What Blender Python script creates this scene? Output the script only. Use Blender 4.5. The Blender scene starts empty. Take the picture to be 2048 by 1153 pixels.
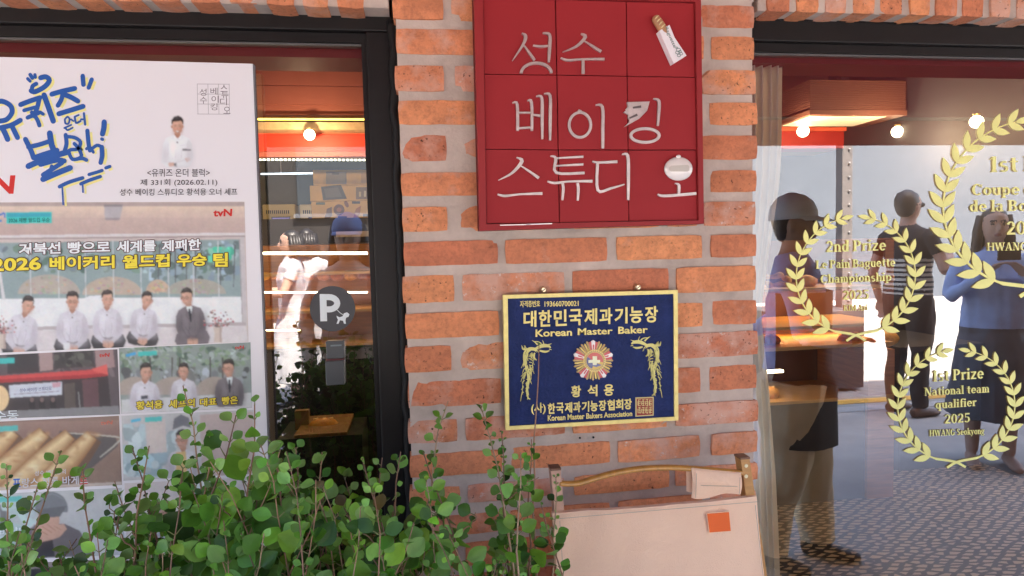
import bpy, bmesh, math, random
from math import radians as RAD, sin, cos, tan, pi
from mathutils import Vector, Matrix
from mathutils.geometry import tessellate_polygon
from mathutils.bvhtree import BVHTree
from mathutils.noise import noise as pnoise
SC = bpy.context.scene
COL = SC.collection
random.seed(7)

# ------------------------------------------------------------------ camera
CAMX, CAMY, CAMZ = 0.0, -1.50, 1.40
FPX = 1300.0
_y, _t, _r = RAD(8.42), RAD(-3.49), RAD(1.48)
_fwd = Vector((sin(_y)*cos(_t), cos(_y)*cos(_t), sin(_t)))
_rt0 = Vector((cos(_y), -sin(_y), 0))
_dn0 = _fwd.cross(_rt0)
_rt = _rt0*cos(_r) + _dn0*sin(_r)
_dn = -_rt0*sin(_r) + _dn0*cos(_r)
cam = bpy.data.cameras.new('camera'); camo = bpy.data.objects.new('camera', cam); COL.objects.link(camo)
cam.sensor_width = 36; cam.lens = 36*FPX/2048; cam.clip_start = 0.02; cam.clip_end = 500
M4 = Matrix((_rt, -_dn, -_fwd)).transposed().to_4x4(); M4.translation = Vector((CAMX, CAMY, CAMZ))
camo.matrix_world = M4
SC.camera = camo
# ------------------------------------------------------------------ light
SUN_EL, SUN_AZ = 58.0, 20.0      # sun stands behind the shop; azimuth measured from +y toward +x
W = bpy.data.worlds.new('World'); SC.world = W; W.use_nodes = True
nt = W.node_tree; bg = nt.nodes['Background']
sky = nt.nodes.new('ShaderNodeTexSky'); sky.sky_type = 'NISHITA'; sky.sun_disc = False
sky.sun_elevation = RAD(SUN_EL); sky.sun_rotation = RAD(SUN_AZ)
sky.dust_density = 3.0; sky.ozone_density = 1.0
nt.links.new(sky.outputs[0], bg.inputs[0]); bg.inputs[1].default_value = 0.15
sun = bpy.data.lights.new('sun', 'SUN'); suno = bpy.data.objects.new('sun', sun); COL.objects.link(suno)
sun.energy = 5.0; sun.angle = RAD(0.5); sun.color = (1, 0.90, 0.79)
_sd = Vector((sin(RAD(SUN_AZ))*cos(RAD(SUN_EL)), cos(RAD(SUN_AZ))*cos(RAD(SUN_EL)), sin(RAD(SUN_EL))))
suno.rotation_euler = _sd.to_track_quat('Z', 'Y').to_euler()
suno.location = (3, 8, 14)
SC.view_settings.view_transform = 'Standard'; SC.view_settings.look = 'None'
SC.view_settings.exposure = 3.37; SC.view_settings.gamma = 1
SC.cycles.max_bounces = 10; SC.cycles.diffuse_bounces = 5; SC.cycles.glossy_bounces = 4
SC.cycles.transparent_max_bounces = 12; SC.cycles.sample_clamp_indirect = 6
SC.cycles.caustics_reflective = False; SC.cycles.caustics_refractive = False
SC.cycles.use_denoising = True

# ------------------------------------------------------------------ photo pixel -> world
def ray(px, py): return (_fwd*FPX + _rt*(px-1024) + _dn*(py-576.5))
def P(px, py, y=0.0):
    d = ray(px, py); k = (y-CAMY)/d.y
    return Vector((CAMX+d.x*k, y, CAMZ+d.z*k))
GL = 0.10                                          # glass plane
def PR(px, py, k):                                  # seen in the glass: the real point on the plane y=-k in front of the wall
    d = ray(px, py); yy = 2*GL + k
    s = (yy-CAMY)/d.y
    return Vector((CAMX+d.x*s, -k, CAMZ+d.z*s))
def lin(c): 
    c = c/255.0
    return c/12.92 if c <= 0.04045 else ((c+0.055)/1.055)**2.4
WH = (lin(238), lin(216), lin(216))
def C(r, g, b, k=0.80): return tuple(min(0.9, lin(q)/w*k) for q, w in zip((r, g, b), WH))
def L(r, g, b): return (lin(r), lin(g), lin(b))

# ------------------------------------------------------------------ materials
_mc = {}
def mat(name, col=(.5, .5, .5), rough=0.6, metal=0.0, var=0.0, vscale=8.0, bump=0.0, bscale=60.0, emit=None, estr=0.0, attr=False, spec=0.5, stretch=None, coat=0.0, trans=0.0):
    if name in _mc: return _mc[name]
    m = bpy.data.materials.new(name); m.use_nodes = True; _mc[name] = m
    n = m.node_tree.nodes; l = m.node_tree.links; b = n['Principled BSDF']
    b.inputs['Base Color'].default_value = (*col, 1); b.inputs['Roughness'].default_value = rough
    b.inputs['Metallic'].default_value = metal; b.inputs['Specular IOR Level'].default_value = spec
    if coat: b.inputs['Coat Weight'].default_value = coat
    tc = n.new('ShaderNodeTexCoord'); src = tc.outputs['Object']
    if stretch:
        mp = n.new('ShaderNodeMapping'); mp.inputs['Scale'].default_value = stretch; l.new(src, mp.inputs[0]); src = mp.outputs[0]
    cs = None
    if attr:
        a = n.new('ShaderNodeAttribute'); a.attribute_name = 'Col'; cs = a.outputs[0]; l.new(cs, b.inputs['Base Color'])
    if var:
        t = n.new('ShaderNodeTexNoise'); t.inputs['Scale'].default_value = vscale; t.inputs['Detail'].default_value = 6; t.inputs['Roughness'].default_value = 0.65; l.new(src, t.inputs['Vector'])
        mr = n.new('ShaderNodeMapRange'); mr.inputs[1].default_value = 0.3; mr.inputs[2].default_value = 0.7
        mr.inputs[3].default_value = 1-var; mr.inputs[4].default_value = 1+var; l.new(t.outputs[0], mr.inputs[0])
        vm = n.new('ShaderNodeVectorMath'); vm.operation = 'SCALE'; l.new(mr.outputs[0], vm.inputs['Scale'])
        if cs: l.new(cs, vm.inputs[0])
        else: vm.inputs[0].default_value = col
        l.new(vm.outputs[0], b.inputs['Base Color'])
    if bump:
        t = n.new('ShaderNodeTexNoise'); t.inputs['Scale'].default_value = bscale; t.inputs['Detail'].default_value = 5; l.new(src, t.inputs['Vector'])
        bp = n.new('ShaderNodeBump'); bp.inputs['Strength'].default_value = bump; bp.inputs['Distance'].default_value = 0.004
        l.new(t.outputs[0], bp.inputs['Height']); l.new(bp.outputs[0], b.inputs['Normal'])
    if emit:
        b.inputs['Emission Color'].default_value = (*emit, 1); b.inputs['Emission Strength'].default_value = estr
    if trans:
        tr = n.new('ShaderNodeBsdfTranslucent'); mx = n.new('ShaderNodeMixShader'); mx.inputs[0].default_value = trans
        vs = b.inputs['Base Color']
        if vs.is_linked: l.new(vs.links[0].from_socket, tr.inputs[0])
        else: tr.inputs[0].default_value = (*col, 1)
        l.new(b.outputs[0], mx.inputs[1]); l.new(tr.outputs[0], mx.inputs[2]); l.new(mx.outputs[0], n['Material Output'].inputs[0])
    return m

# ------------------------------------------------------------------ mesh collector
ORG = {}
class MB:
    def __init__(s): s.v = []; s.f = []; s.m = []; s.c = []; s.lay = 0
    def add(s, vs, fs, mi=0, col=(1, 1, 1)):
        o = len(s.v); s.v += [Vector(v) for v in vs]
        for f in fs: s.f.append([i+o for i in f]); s.m.append(mi); s.c.append(col)
    def build(s, name, mats, parent=None, smooth=False):
        me = bpy.data.meshes.new(name)
        if not isinstance(mats, (list, tuple)): mats = [mats]
        if parent is not None: org = ORG[parent]
        else:
            xs = [v.x for v in s.v]; ys = [v.y for v in s.v]; zs = [v.z for v in s.v]
            org = Vector(((min(xs)+max(xs))/2, (min(ys)+max(ys))/2, min(zs)))
        me.from_pydata([v-org for v in s.v], [], s.f)
        for m in mats: me.materials.append(m)
        ca = me.color_attributes.new('Col', 'FLOAT_COLOR', 'CORNER')
        buf = []
        for f, c in zip(s.f, s.c): buf += [*c, 1.0]*len(f)
        ca.data.foreach_set('color', buf)
        me.polygons.foreach_set('material_index', s.m)
        if smooth: me.polygons.foreach_set('use_smooth', [True]*len(s.f))
        me.update()
        o = bpy.data.objects.new(name, me); COL.objects.link(o); ORG[o] = org
        if parent is not None: o.parent = parent
        else: o.location = org
        return o
def tag(o, label=None, cat=None, group=None, kind=None):
    if label: o['label'] = label
    if cat: o['category'] = cat
    if group: o['group'] = group
    if kind: o['kind'] = kind
    return o
def thing(name, loc, label, cat, group=None):
    o = bpy.data.objects.new(name, None); COL.objects.link(o); o.location = loc; o.empty_display_size = 0.05
    ORG[o] = Vector(loc); return tag(o, label, cat, group)

# ------------------------------------------------------------------ shape helpers
def box(mb, lo, hi, mi=0, col=(1, 1, 1), bev=0.0):
    x0, y0, z0 = lo; x1, y1, z1 = hi
    if bev <= 0:
        v = [(x0,y0,z0),(x1,y0,z0),(x1,y1,z0),(x0,y1,z0),(x0,y0,z1),(x1,y0,z1),(x1,y1,z1),(x0,y1,z1)]
        mb.add(v, [(0,3,2,1),(4,5,6,7),(0,1,5,4),(1,2,6,5),(2,3,7,6),(3,0,4,7)], mi, col); return
    bm = bmesh.new(); bmesh.ops.create_cube(bm, size=1)
    for v in bm.verts: v.co = Vector(((x0+x1)/2+v.co.x*(x1-x0), (y0+y1)/2+v.co.y*(y1-y0), (z0+z1)/2+v.co.z*(z1-z0)))
    bmesh.ops.bevel(bm, geom=bm.edges[:], offset=bev, segments=2, affect='EDGES', profile=0.5)
    bm.verts.index_update(); mb.add([v.co.copy() for v in bm.verts], [[v.index for v in f.verts] for f in bm.faces], mi, col); bm.free()
def obox(mb, c, ax, ay, az, mi=0, col=(1, 1, 1)):    # oriented box from centre and half axes
    c, ax, ay, az = map(Vector, (c, ax, ay, az))
    v = [c+sx*ax+sy*ay+sz*az for sz in (-1, 1) for sx, sy in ((-1,-1),(1,-1),(1,1),(-1,1))]
    mb.add(v, [(0,3,2,1),(4,5,6,7),(0,1,5,4),(1,2,6,5),(2,3,7,6),(3,0,4,7)], mi, col)
def tube(mb, pts, rs, n=10, mi=0, col=(1, 1, 1), side=None, cap=True):
    pts = [Vector(p) for p in pts]; rings = []
    if not isinstance(rs, (list, tuple)): rs = [rs]*len(pts)
    prev = None
    for i, p in enumerate(pts):
        t = (pts[min(i+1, len(pts)-1)]-pts[max(i-1, 0)]).normalized()
        if side is not None: a = Vector(side)
        elif prev is not None: a = prev
        else: a = Vector((1, 0, 0)) if abs(t.x) < 0.8 else Vector((0, 1, 0))
        a = (a-t*a.dot(t)).normalized(); prev = a; b = t.cross(a)
        r = rs[i]; r = (r, r) if not isinstance(r, (list, tuple)) else r
        rings.append([p+a*(cos(2*pi*k/n)*r[0])+b*(sin(2*pi*k/n)*r[1]) for k in range(n)])
    v = [q for r in rings for q in r]; f = []
    for i in range(len(pts)-1):
        for k in range(n): f.append((i*n+k, i*n+(k+1) % n, (i+1)*n+(k+1) % n, (i+1)*n+k))
    if cap: f.append(list(range(n))[::-1]); f.append([(len(pts)-1)*n+k for k in range(n)])
    mb.add(v, f, mi, col)
def ball(mb, c, r, mi=0, col=(1, 1, 1), nu=16, nv=10, amp=0.0, seed=0, rot=None):
    c = Vector(c); r = (r, r, r) if not isinstance(r, (list, tuple)) else r
    v = []; f = []
    for j in range(nv+1):
        th = pi*j/nv
        for i in range(nu):
            ph = 2*pi*i/nu; d = Vector((sin(th)*cos(ph), sin(th)*sin(ph), cos(th)))
            k = 1+amp*pnoise(d*2.2+Vector((seed*3.7, seed, 0))) if amp else 1
            q = Vector((d.x*r[0], d.y*r[1], d.z*r[2]))*k
            if rot is not None: q = rot @ q
            v.append(c+q)
    for j in range(nv):
        for i in range(nu): f.append((j*nu+i, (j+1)*nu+i, (j+1)*nu+(i+1) % nu, j*nu+(i+1) % nu))
    mb.add(v, f, mi, col)
def spline(pts, n=6):
    out = []; m = len(pts)
    for i in range(m-1):
        p0, p1, p2, p3 = pts[max(i-1, 0)], pts[i], pts[i+1], pts[min(i+2, m-1)]
        for k in range(n):
            t = k/n
            out.append(tuple(0.5*(2*b+(c-a)*t+(2*a-5*b+4*c-d)*t*t+(-a+3*b-3*c+d)*t**3) for a, b, c, d in zip(p0, p1, p2, p3)))
    out.append(tuple(pts[-1])); return out
def flat(mb, pts, y, off=0.0, col=(1, 1, 1), mi=0, thick=0.0, smi=None):
    """polygon given in photo pixels, laid on the plane y, standing off it by off (its front face) with a thickness"""
    w = [P(a, b, y)-Vector((0, off, 0)) for a, b in pts]
    tri = tessellate_polygon([[Vector((a, -b, 0)) for a, b in pts]])
    A = sum(pts[i][0]*-pts[(i+1) % len(pts)][1]-pts[(i+1) % len(pts)][0]*-pts[i][1] for i in range(len(pts)))
    fs = []
    for t in tri:
        a, b, c = [pts[i] for i in t]
        ar = (b[0]-a[0])*-(c[1]-a[1])+(c[0]-a[0])*(b[1]-a[1])
        fs.append(tuple(t) if ar > 0 else tuple(t[::-1]))
    mb.add(w, fs, mi, col)
    if thick:
        n = len(w); bk = [p+Vector((0, thick, 0)) for p in w]
        q = [(i, i+n, (i+1) % n+n, (i+1) % n) for i in range(n)]
        if A < 0: q = [t[::-1] for t in q]
        mb.add(w+bk, q, mi if smi is None else smi, col)
def ell(cx, cy, rx, ry, n=20, a0=0, a1=360, rot=0):
    out = []
    full = abs(a1-a0) >= 360
    for k in range(n if full else n+1):
        t = RAD(a0+(a1-a0)*k/n); x, y = rx*cos(t), -ry*sin(t); r = RAD(rot)
        out.append((cx+x*cos(r)-y*sin(r), cy+x*sin(r)+y*cos(r)))
    return out
def stroke(mb, pts, ws, y, off=0.0, col=(1, 1, 1), mi=0, thick=0.0, sm=0, closed=False, smi=None):
    """brush stroke in photo pixels with a width at each point"""
    if not isinstance(ws, (list, tuple)): ws = [ws]*len(pts)
    pw = [(*p, w) for p, w in zip(pts, ws)]
    if sm: pw = spline(pw, sm)
    n = len(pw); lf = []; rg = []
    for i in range(n):
        if closed: a, b = pw[(i-1) % n], pw[(i+1) % n]
        else: a, b = pw[max(i-1, 0)], pw[min(i+1, n-1)]
        dx, dy = b[0]-a[0], b[1]-a[1]; q = math.hypot(dx, dy) or 1
        nx, ny = -dy/q, dx/q; h = pw[i][2]/2
        if 0 < i < n-1 and not closed:
            e1 = (pw[i][0]-a[0], pw[i][1]-a[1]); q1 = math.hypot(*e1) or 1
            cs = abs((-e1[1]/q1)*nx+(e1[0]/q1)*ny); h = h/max(cs, 0.55)
        lf.append((pw[i][0]+nx*h, pw[i][1]+ny*h)); rg.append((pw[i][0]-nx*h, pw[i][1]-ny*h))
    V = [P(*p, y)-Vector((0, off, 0)) for p in lf+rg]
    m = n if closed else n-1
    mb.add(V, [(i, (i+1) % n, n+(i+1) % n, n+i) for i in range(m)], mi, col)
    if thick:
        B = [v+Vector((0, thick, 0)) for v in V]; k = 2*n; q = []
        for i in range(m): j = (i+1) % n; q += [(i+k, j+k, j, i), (n+i, n+j, n+j+k, n+i+k)]
        if not closed: q += [(0, n, n+k, k), (n-1, n-1+k, 2*n-1+k, 2*n-1)]
        mb.add(V+B, q, mi if smi is None else smi, col)
_tc = {}
def tgeo(body, bold=0.0, ext=0.0, res=3):
    key = (body, bold, ext)
    if key in _tc: return _tc[key]
    cu = bpy.data.curves.new('t', 'FONT'); cu.body = body; cu.offset = bold; cu.extrude = ext; cu.resolution_u = res; cu.size = 1
    ob = bpy.data.objects.new('t', cu); COL.objects.link(ob)
    dg = bpy.context.evaluated_depsgraph_get(); dg.update(); ev = ob.evaluated_get(dg); me = ev.to_mesh()
    vs = [v.co.copy() for v in me.vertices]; fs = [list(p.vertices) for p in me.polygons]
    ev.to_mesh_clear(); bpy.data.objects.remove(ob); bpy.data.curves.remove(cu)
    _tc[key] = (vs, fs); return vs, fs
def text(mb, body, quad, y, off=0.0, col=(1, 1, 1), mi=0, bold=0.0, thick=0.0):
    """text whose tight bounding box fills the photo-pixel quad TL,TR,BR,BL"""
    vs, fs = tgeo(body, bold, 0.05 if thick else 0.0)
    x0 = min(v.x for v in vs); x1 = max(v.x for v in vs); y0 = min(v.y for v in vs); y1 = max(v.y for v in vs)
    a, b, c, d = quad; out = []
    for v in vs:
        u = (v.x-x0)/(x1-x0); w = (y1-v.y)/(y1-y0)
        px = (a[0]*(1-u)+b[0]*u)*(1-w)+(d[0]*(1-u)+c[0]*u)*w
        py = (a[1]*(1-u)+b[1]*u)*(1-w)+(d[1]*(1-u)+c[1]*u)*w
        p = P(px, py, y); p.y -= off
        if thick: p.y -= thick*(0 if v.z < 0 else 1)
        out.append(p)
    mb.add(out, fs, mi, col)
def bar_px(mb, p0, p1, y, r, n=8, mi=0, col=(1, 1, 1)):
    tube(mb, [P(*p0, y), P(*p1, y)], r, n, mi, col)
def pbox(mb, x0, y0, x1, y1, yf, yb, mi=0, col=(1, 1, 1), bev=0.0):
    """axis-aligned box whose front face at depth yf spans the photo-pixel rectangle"""
    a = P(x0, (y0+y1)/2, yf); b = P(x1, (y0+y1)/2, yf); t = P((x0+x1)/2, y0, yf); u = P((x0+x1)/2, y1, yf)
    box(mb, (a.x, yf, u.z), (b.x, yb, t.z), mi, col, bev)
# ================================================================== SETTING
def brick_mat():
    m = bpy.data.materials.new('old_brick'); m.use_nodes = True; n = m.node_tree.nodes; l = m.node_tree.links; b = n['Principled BSDF']
    tc = n.new('ShaderNodeTexCoord'); a = n.new('ShaderNodeAttribute'); a.attribute_name = 'Col'
    sep = n.new('ShaderNodeSeparateColor'); l.new(a.outputs[0], sep.inputs[0])
    off = n.new('ShaderNodeVectorMath'); off.operation = 'MULTIPLY_ADD'; l.new(a.outputs[0], off.inputs[0]); off.inputs[1].default_value = (7, 3, 5); l.new(tc.outputs['Object'], off.inputs[2])
    def noise(sc, det=6, ro=0.6):
        t = n.new('ShaderNodeTexNoise'); t.inputs['Scale'].default_value = sc; t.inputs['Detail'].default_value = det; t.inputs['Roughness'].default_value = ro; l.new(off.outputs[0], t.inputs['Vector']); return t.outputs[0]
    def ramp(x, p0, c0, p1, c1):
        r = n.new('ShaderNodeValToRGB'); r.color_ramp.elements[0].position = p0; r.color_ramp.elements[0].color = (*c0, 1); r.color_ramp.elements[1].position = p1; r.color_ramp.elements[1].color = (*c1, 1); l.new(x, r.inputs[0]); return r
    def mix(f, A, B, typ='MIX'):
        x = n.new('ShaderNodeMix'); x.data_type = 'RGBA'; x.blend_type = typ
        if isinstance(f, float): x.inputs[0].default_value = f
        else: l.new(f, x.inputs[0])
        for s, q in ((6, A), (7, B)):
            if isinstance(q, tuple): x.inputs[s].default_value = (*q, 1)
            else: l.new(q, x.inputs[s])
        return x.outputs[2]
    base = ramp(sep.outputs[0], 0.0, (0.57, 0.175, 0.082), 1.0, (0.80, 0.325, 0.13)).outputs[0]
    big = ramp(noise(14, 5, .6), .32, (.78, .72, .70), .68, (1.16, 1.12, 1.1)).outputs[0]
    c = mix(1.0, base, big, 'MULTIPLY')
    fine = ramp(noise(90, 5, .7), .36, (.74, .68, .66), .55, (1.05, 1.05, 1.05)).outputs[0]
    c = mix(0.8, c, fine, 'MULTIPLY')
    # pale lime bloom left by old mortar: amount set per brick by the second channel
    add = n.new('ShaderNodeMath'); add.operation = 'ADD'; l.new(noise(17, 8, .6), add.inputs[0]); l.new(sep.outputs[1], add.inputs[1])
    patch = ramp(add.outputs[0], .71, (0, 0, 0), .95, (.85, .85, .85)).outputs[0]
    c = mix(patch, c, (0.66, 0.40, 0.31))
    add2 = n.new('ShaderNodeMath'); add2.operation = 'ADD'; l.new(noise(48, 8, .75), add2.inputs[0]); l.new(sep.outputs[1], add2.inputs[1])
    patch2 = ramp(add2.outputs[0], .92, (0, 0, 0), 1.02, (1, 1, 1)).outputs[0]
    c = mix(patch2, c, (0.68, 0.58, 0.52))
    c = mix(0.13, c, (0.62, 0.43, 0.33))
    pit = ramp(noise(140, 3, .5), .27, (1, 1, 1), .36, (0, 0, 0)).outputs[0]
    pm = n.new('ShaderNodeMath'); pm.operation = 'MULTIPLY'; l.new(pit, pm.inputs[0]); l.new(sep.outputs[2], pm.inputs[1])
    c = mix(pm.outputs[0], c, (0.10, 0.045, 0.03))
    l.new(c, b.inputs['Base Color']); b.inputs['Roughness'].default_value = 0.88; b.inputs['Specular IOR Level'].default_value = 0.25
    bp = n.new('ShaderNodeBump'); bp.inputs['Strength'].default_value = 0.8; bp.inputs['Distance'].default_value = 0.004; l.new(noise(95, 10, .75), bp.inputs['Height'])
    bp2 = n.new('ShaderNodeBump'); bp2.inputs['Strength'].default_value = 0.5; bp2.inputs['Distance'].default_value = 0.006; bp2.invert = True; l.new(pm.outputs[0], bp2.inputs['Height']); l.new(bp.outputs[0], bp2.inputs['Normal'])
    l.new(bp2.outputs[0], b.inputs['Normal']); return m
BRICK = brick_mat()
MORTAR = mat('lime_mortar', (.51, .425, .365), .92, var=.20, vscale=9, bump=.45, bscale=120, spec=.2)

def brick(mb, x0, x1, z0, z1, yf=0.0, yb=0.12, axis='x', seed=None):
    """one worn brick: a gridded face with rounded, chipped edges and sides running back into the wall"""
    R = random
    w, h = x1-x0, z1-z0
    nx = max(3, int(w/0.022)); nz = max(3, int(h/0.016))
    sd = R.random()*99; tilt = R.uniform(-.0025, .0025); yo = R.uniform(-.0025, .003)
    col = (R.random(), R.choice([0, .08, .14, .2, .27, .34]), R.choice([0, .3, 1, 1]))
    chip = R.random() < .16; cc = (R.choice([0, 1]), R.choice([0, 1])); cr = R.uniform(.006, .013)
    vs = []
    for j in range(nz+1):
        for i in range(nx+1):
            u, t = i/nx, j/nz
            x = x0+w*u; z = z0+h*t
            e = min(u*w, (1-u)*w, t*h, (1-t)*h)
            y = yf+yo+tilt*(u-.5)*2+.0016*pnoise(Vector((x*45, z*45, sd)))+(.003 if e < 1e-6 else 0)
            if i in (0, nx): x += .0016*pnoise(Vector((sd, z*60, 1)))
            if j in (0, nz): z += .0017*pnoise(Vector((x*30, sd, 4)))
            if e < 1e-6 and i in (0, nx) and j in (0, nz):
                x += .0016*(1 if i == 0 else -1); z += .0016*(1 if j == 0 else -1)
            if chip:
                d = math.hypot(x-(x0+w*cc[0]), z-(z0+h*cc[1]))
                if d < cr: y += .009*(1-d/cr)+.004
            vs.append((x, y, z))
    fs = [(j*(nx+1)+i, j*(nx+1)+i+1, (j+1)*(nx+1)+i+1, (j+1)*(nx+1)+i) for j in range(nz) for i in range(nx)]
    edge = [i for i in range(nx+1)]+[(j)*(nx+1)+nx for j in range(1, nz+1)]+[nz*(nx+1)+i for i in range(nx-1, -1, -1)]+[j*(nx+1) for j in range(nz-1, 0, -1)]
    k = len(vs); vs += [(vs[q][0], yb, vs[q][2]) for q in edge]; m = len(edge)
    fs += [(edge[q], k+q, k+(q+1) % m, edge[(q+1) % m]) for q in range(m)]
    mb.add(vs, fs, 0, col)

PIER_L, PIER_R = P(800, 300).x-.004, P(1515, 500).x      # the pier between the two windows
rows = []
for a, b, X in [(-10, 38, 800), (57, 107, 800), (130, 182, 805), (200, 248, 805), (271, 323, 810), (346, 393, 810), (414, 465, 815), (485, 534, 815), (553, 608, 815), (628, 680, 820), (694.5, 747, 820), (767, 819, 825), (802, 844, 1500), (864, 906, 1500), (927, 962, 1500), (982, 1020, 1500)]:
    rows.append((P(X, a).z, P(X, b).z))
while rows[-1][1] > 0.02:
    t = rows[-1][1]-.0205; rows.append((t, t-.057))
joint_px = [   # vertical joints of each course in photo pixels: list of (end of brick, start of next)
 [(887, 903), (1096, 1111), (1300, 1316), (1392, 1405)], [(1005, 1020), (1215, 1230), (1408, 1424)], [(888, 910), (1105, 1120), (1316, 1331), (1392, 1405)], [(1002, 1017), (1210, 1225), (1405, 1421)],
 [(893, 915), (1108, 1123), (1316, 1331), (1394, 1407)], [(1006, 1020), (1214, 1229), (1408, 1423)], [(895, 912), (1110, 1126), (1320, 1336), (1396, 1409)], [(996, 1011), (1215, 1234), (1405, 1423)],
 [(909, 925), (1130, 1146), (1338, 1354)], [(998, 1012), (1205, 1220), (1407, 1427)], [(903, 919), (1120, 1135), (1330, 1345)], [(1003, 1018), (1210, 1226), (1402, 1421)],
 [(915, 931), (1131, 1146), (1336, 1352)], [(1005, 1021), (1222, 1237), (1401, 1424)], [(920, 936), (1131, 1149), (1340, 1352)], [(1008, 1022), (1222, 1238), (1405, 1422)]]
bm_ = MB(); mm = MB()
for i, (zt, zb) in enumerate(rows):
    jp = joint_px[i] if i < len(joint_px) else joint_px[12+(i % 2)]
    yy = (P(1100, 500).z-(zt+zb)/2)*FPX/1.5+500 if i < len(joint_px) else 1100
    xs = [PIER_L+random.uniform(-.004, .004)]
    for e, s in jp: xs += [P(e, yy).x, P(s, yy).x]
    xs.append(PIER_R+random.uniform(-.006, .004))
    for k in range(0, len(xs), 2):
        brick(bm_, xs[k], xs[k+1], zb+random.uniform(-.001, .001), zt+random.uniform(-.001, .001))
# mortar body of the pier, a gently uneven slab just behind the brick faces
def slab(mb, x0, x1, z0, z1, yf, yb, step=.03):
    nx = max(2, int((x1-x0)/step)); nz = max(2, int((z1-z0)/step)); vs = []
    for j in range(nz+1):
        for i in range(nx+1):
            x = x0+(x1-x0)*i/nx; z = z0+(z1-z0)*j/nz
            vs.append((x, yf+.0025*pnoise(Vector((x*18, z*30, 2))), z))
    fs = [(j*(nx+1)+i, j*(nx+1)+i+1, (j+1)*(nx+1)+i+1, (j+1)*(nx+1)+i) for j in range(nz) for i in range(nx)]
    mb.add(vs, fs); box(mb, (x0, yf+.006, z0), (x1, yb, z1))
slab(mm, PIER_L+.005, PIER_R-.009, 0, rows[0][0]+.012, .0065, .118)
# soldier-course lintels over both windows
LZ_R = P(1700, 27).z; LZ_L = P(560, 10).z
bl = MB(); ml = MB()
def soldier(x0, x1, z0):
    x = x0
    while x < x1:
        w = random.uniform(.054, .06)
        if x+w > x1: break
        brick(bl, x, x+w, z0+random.uniform(-.002, .003), z0+.225, 0.0, .10)
        x += w+random.uniform(.017, .022)
    slab(ml, x0-.02, x1+.02, z0+.0035, z0+.25, .0065, .099)
soldier(PIER_R+.028, 3.4, LZ_R); soldier(-2.9, PIER_L-.03, LZ_L)
# top of the pier between the lintels and the wall above, up to the roof line
bu = MB(); mu = MB()
z = rows[0][0]+.02; k = 0
while z < max(LZ_R, LZ_L)+.2:
    x = PIER_L
    e = PIER_R
    ww = [(0, .104), (.122, .347), (.365, .6), (.618, e-x)] if k % 2 else [(0, .227), (.245, .472), (.49, .715), (.733, e-x)]
    for a, b in ww: brick(bu, x+a, x+b, z, z+.058)
    z += .079; k += 1
slab(mu, PIER_L+.004, PIER_R-.004, rows[0][0]+.012, z, .0065, .118)
ZT = z+.004
wall = thing('brick_wall', (.4, .06, 0), 'old red brick front wall with grey mortar between two shop windows', 'wall')
def comb(a, b, nm):
    k = len(a.v); a.v += b.v; a.f += [[i+k for i in f] for f in b.f]; a.m += [1]*len(b.f); a.c += b.c
    return a.build(nm, [BRICK, MORTAR], wall)
comb(bm_, mm, 'pier'); comb(bl, ml, 'lintel'); comb(bu, mu, 'pier_head')
# plain brick above, out of the picture: same courses in the material
def field_brick():
    m = bpy.data.materials.new('field_brick'); m.use_nodes = True; n = m.node_tree.nodes; l = m.node_tree.links; b = n['Principled BSDF']
    tc = n.new('ShaderNodeTexCoord'); mp = n.new('ShaderNodeMapping'); mp.inputs['Rotation'].default_value = (pi/2, 0, 0); l.new(tc.outputs['Object'], mp.inputs[0])
    t = n.new('ShaderNodeTexBrick'); t.inputs['Color1'].default_value = (.42, .12, .055, 1); t.inputs['Color2'].default_value = (.52, .19, .08, 1); t.inputs['Mortar'].default_value = (.36, .31, .28, 1)
    t.inputs['Scale'].default_value = 1; t.inputs['Brick Width'].default_value = .245; t.inputs['Row Height'].default_value = .079; t.inputs['Mortar Size'].default_value = .01
    l.new(mp.outputs[0], t.inputs[0]); l.new(t.outputs[0], b.inputs['Base Color']); b.inputs['Roughness'].default_value = .9; return m
FB = field_brick()
q = MB(); box(q, (-6, .004, ZT+.03), (8, .30, 7.0)); q.build('upper_wall', FB, wall)
q = MB(); box(q, (-6, .004, 0), (-2.93, .30, ZT+.03)); box(q, (3.45, .004, 0), (8, .30, ZT+.03)); q.build('side_wall', FB, wall)
q = MB(); box(q, (-2.93, .104, LZ_L+.03), (3.45, .30, ZT+.03)); q.build('lintel_core', MORTAR, wall)

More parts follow.
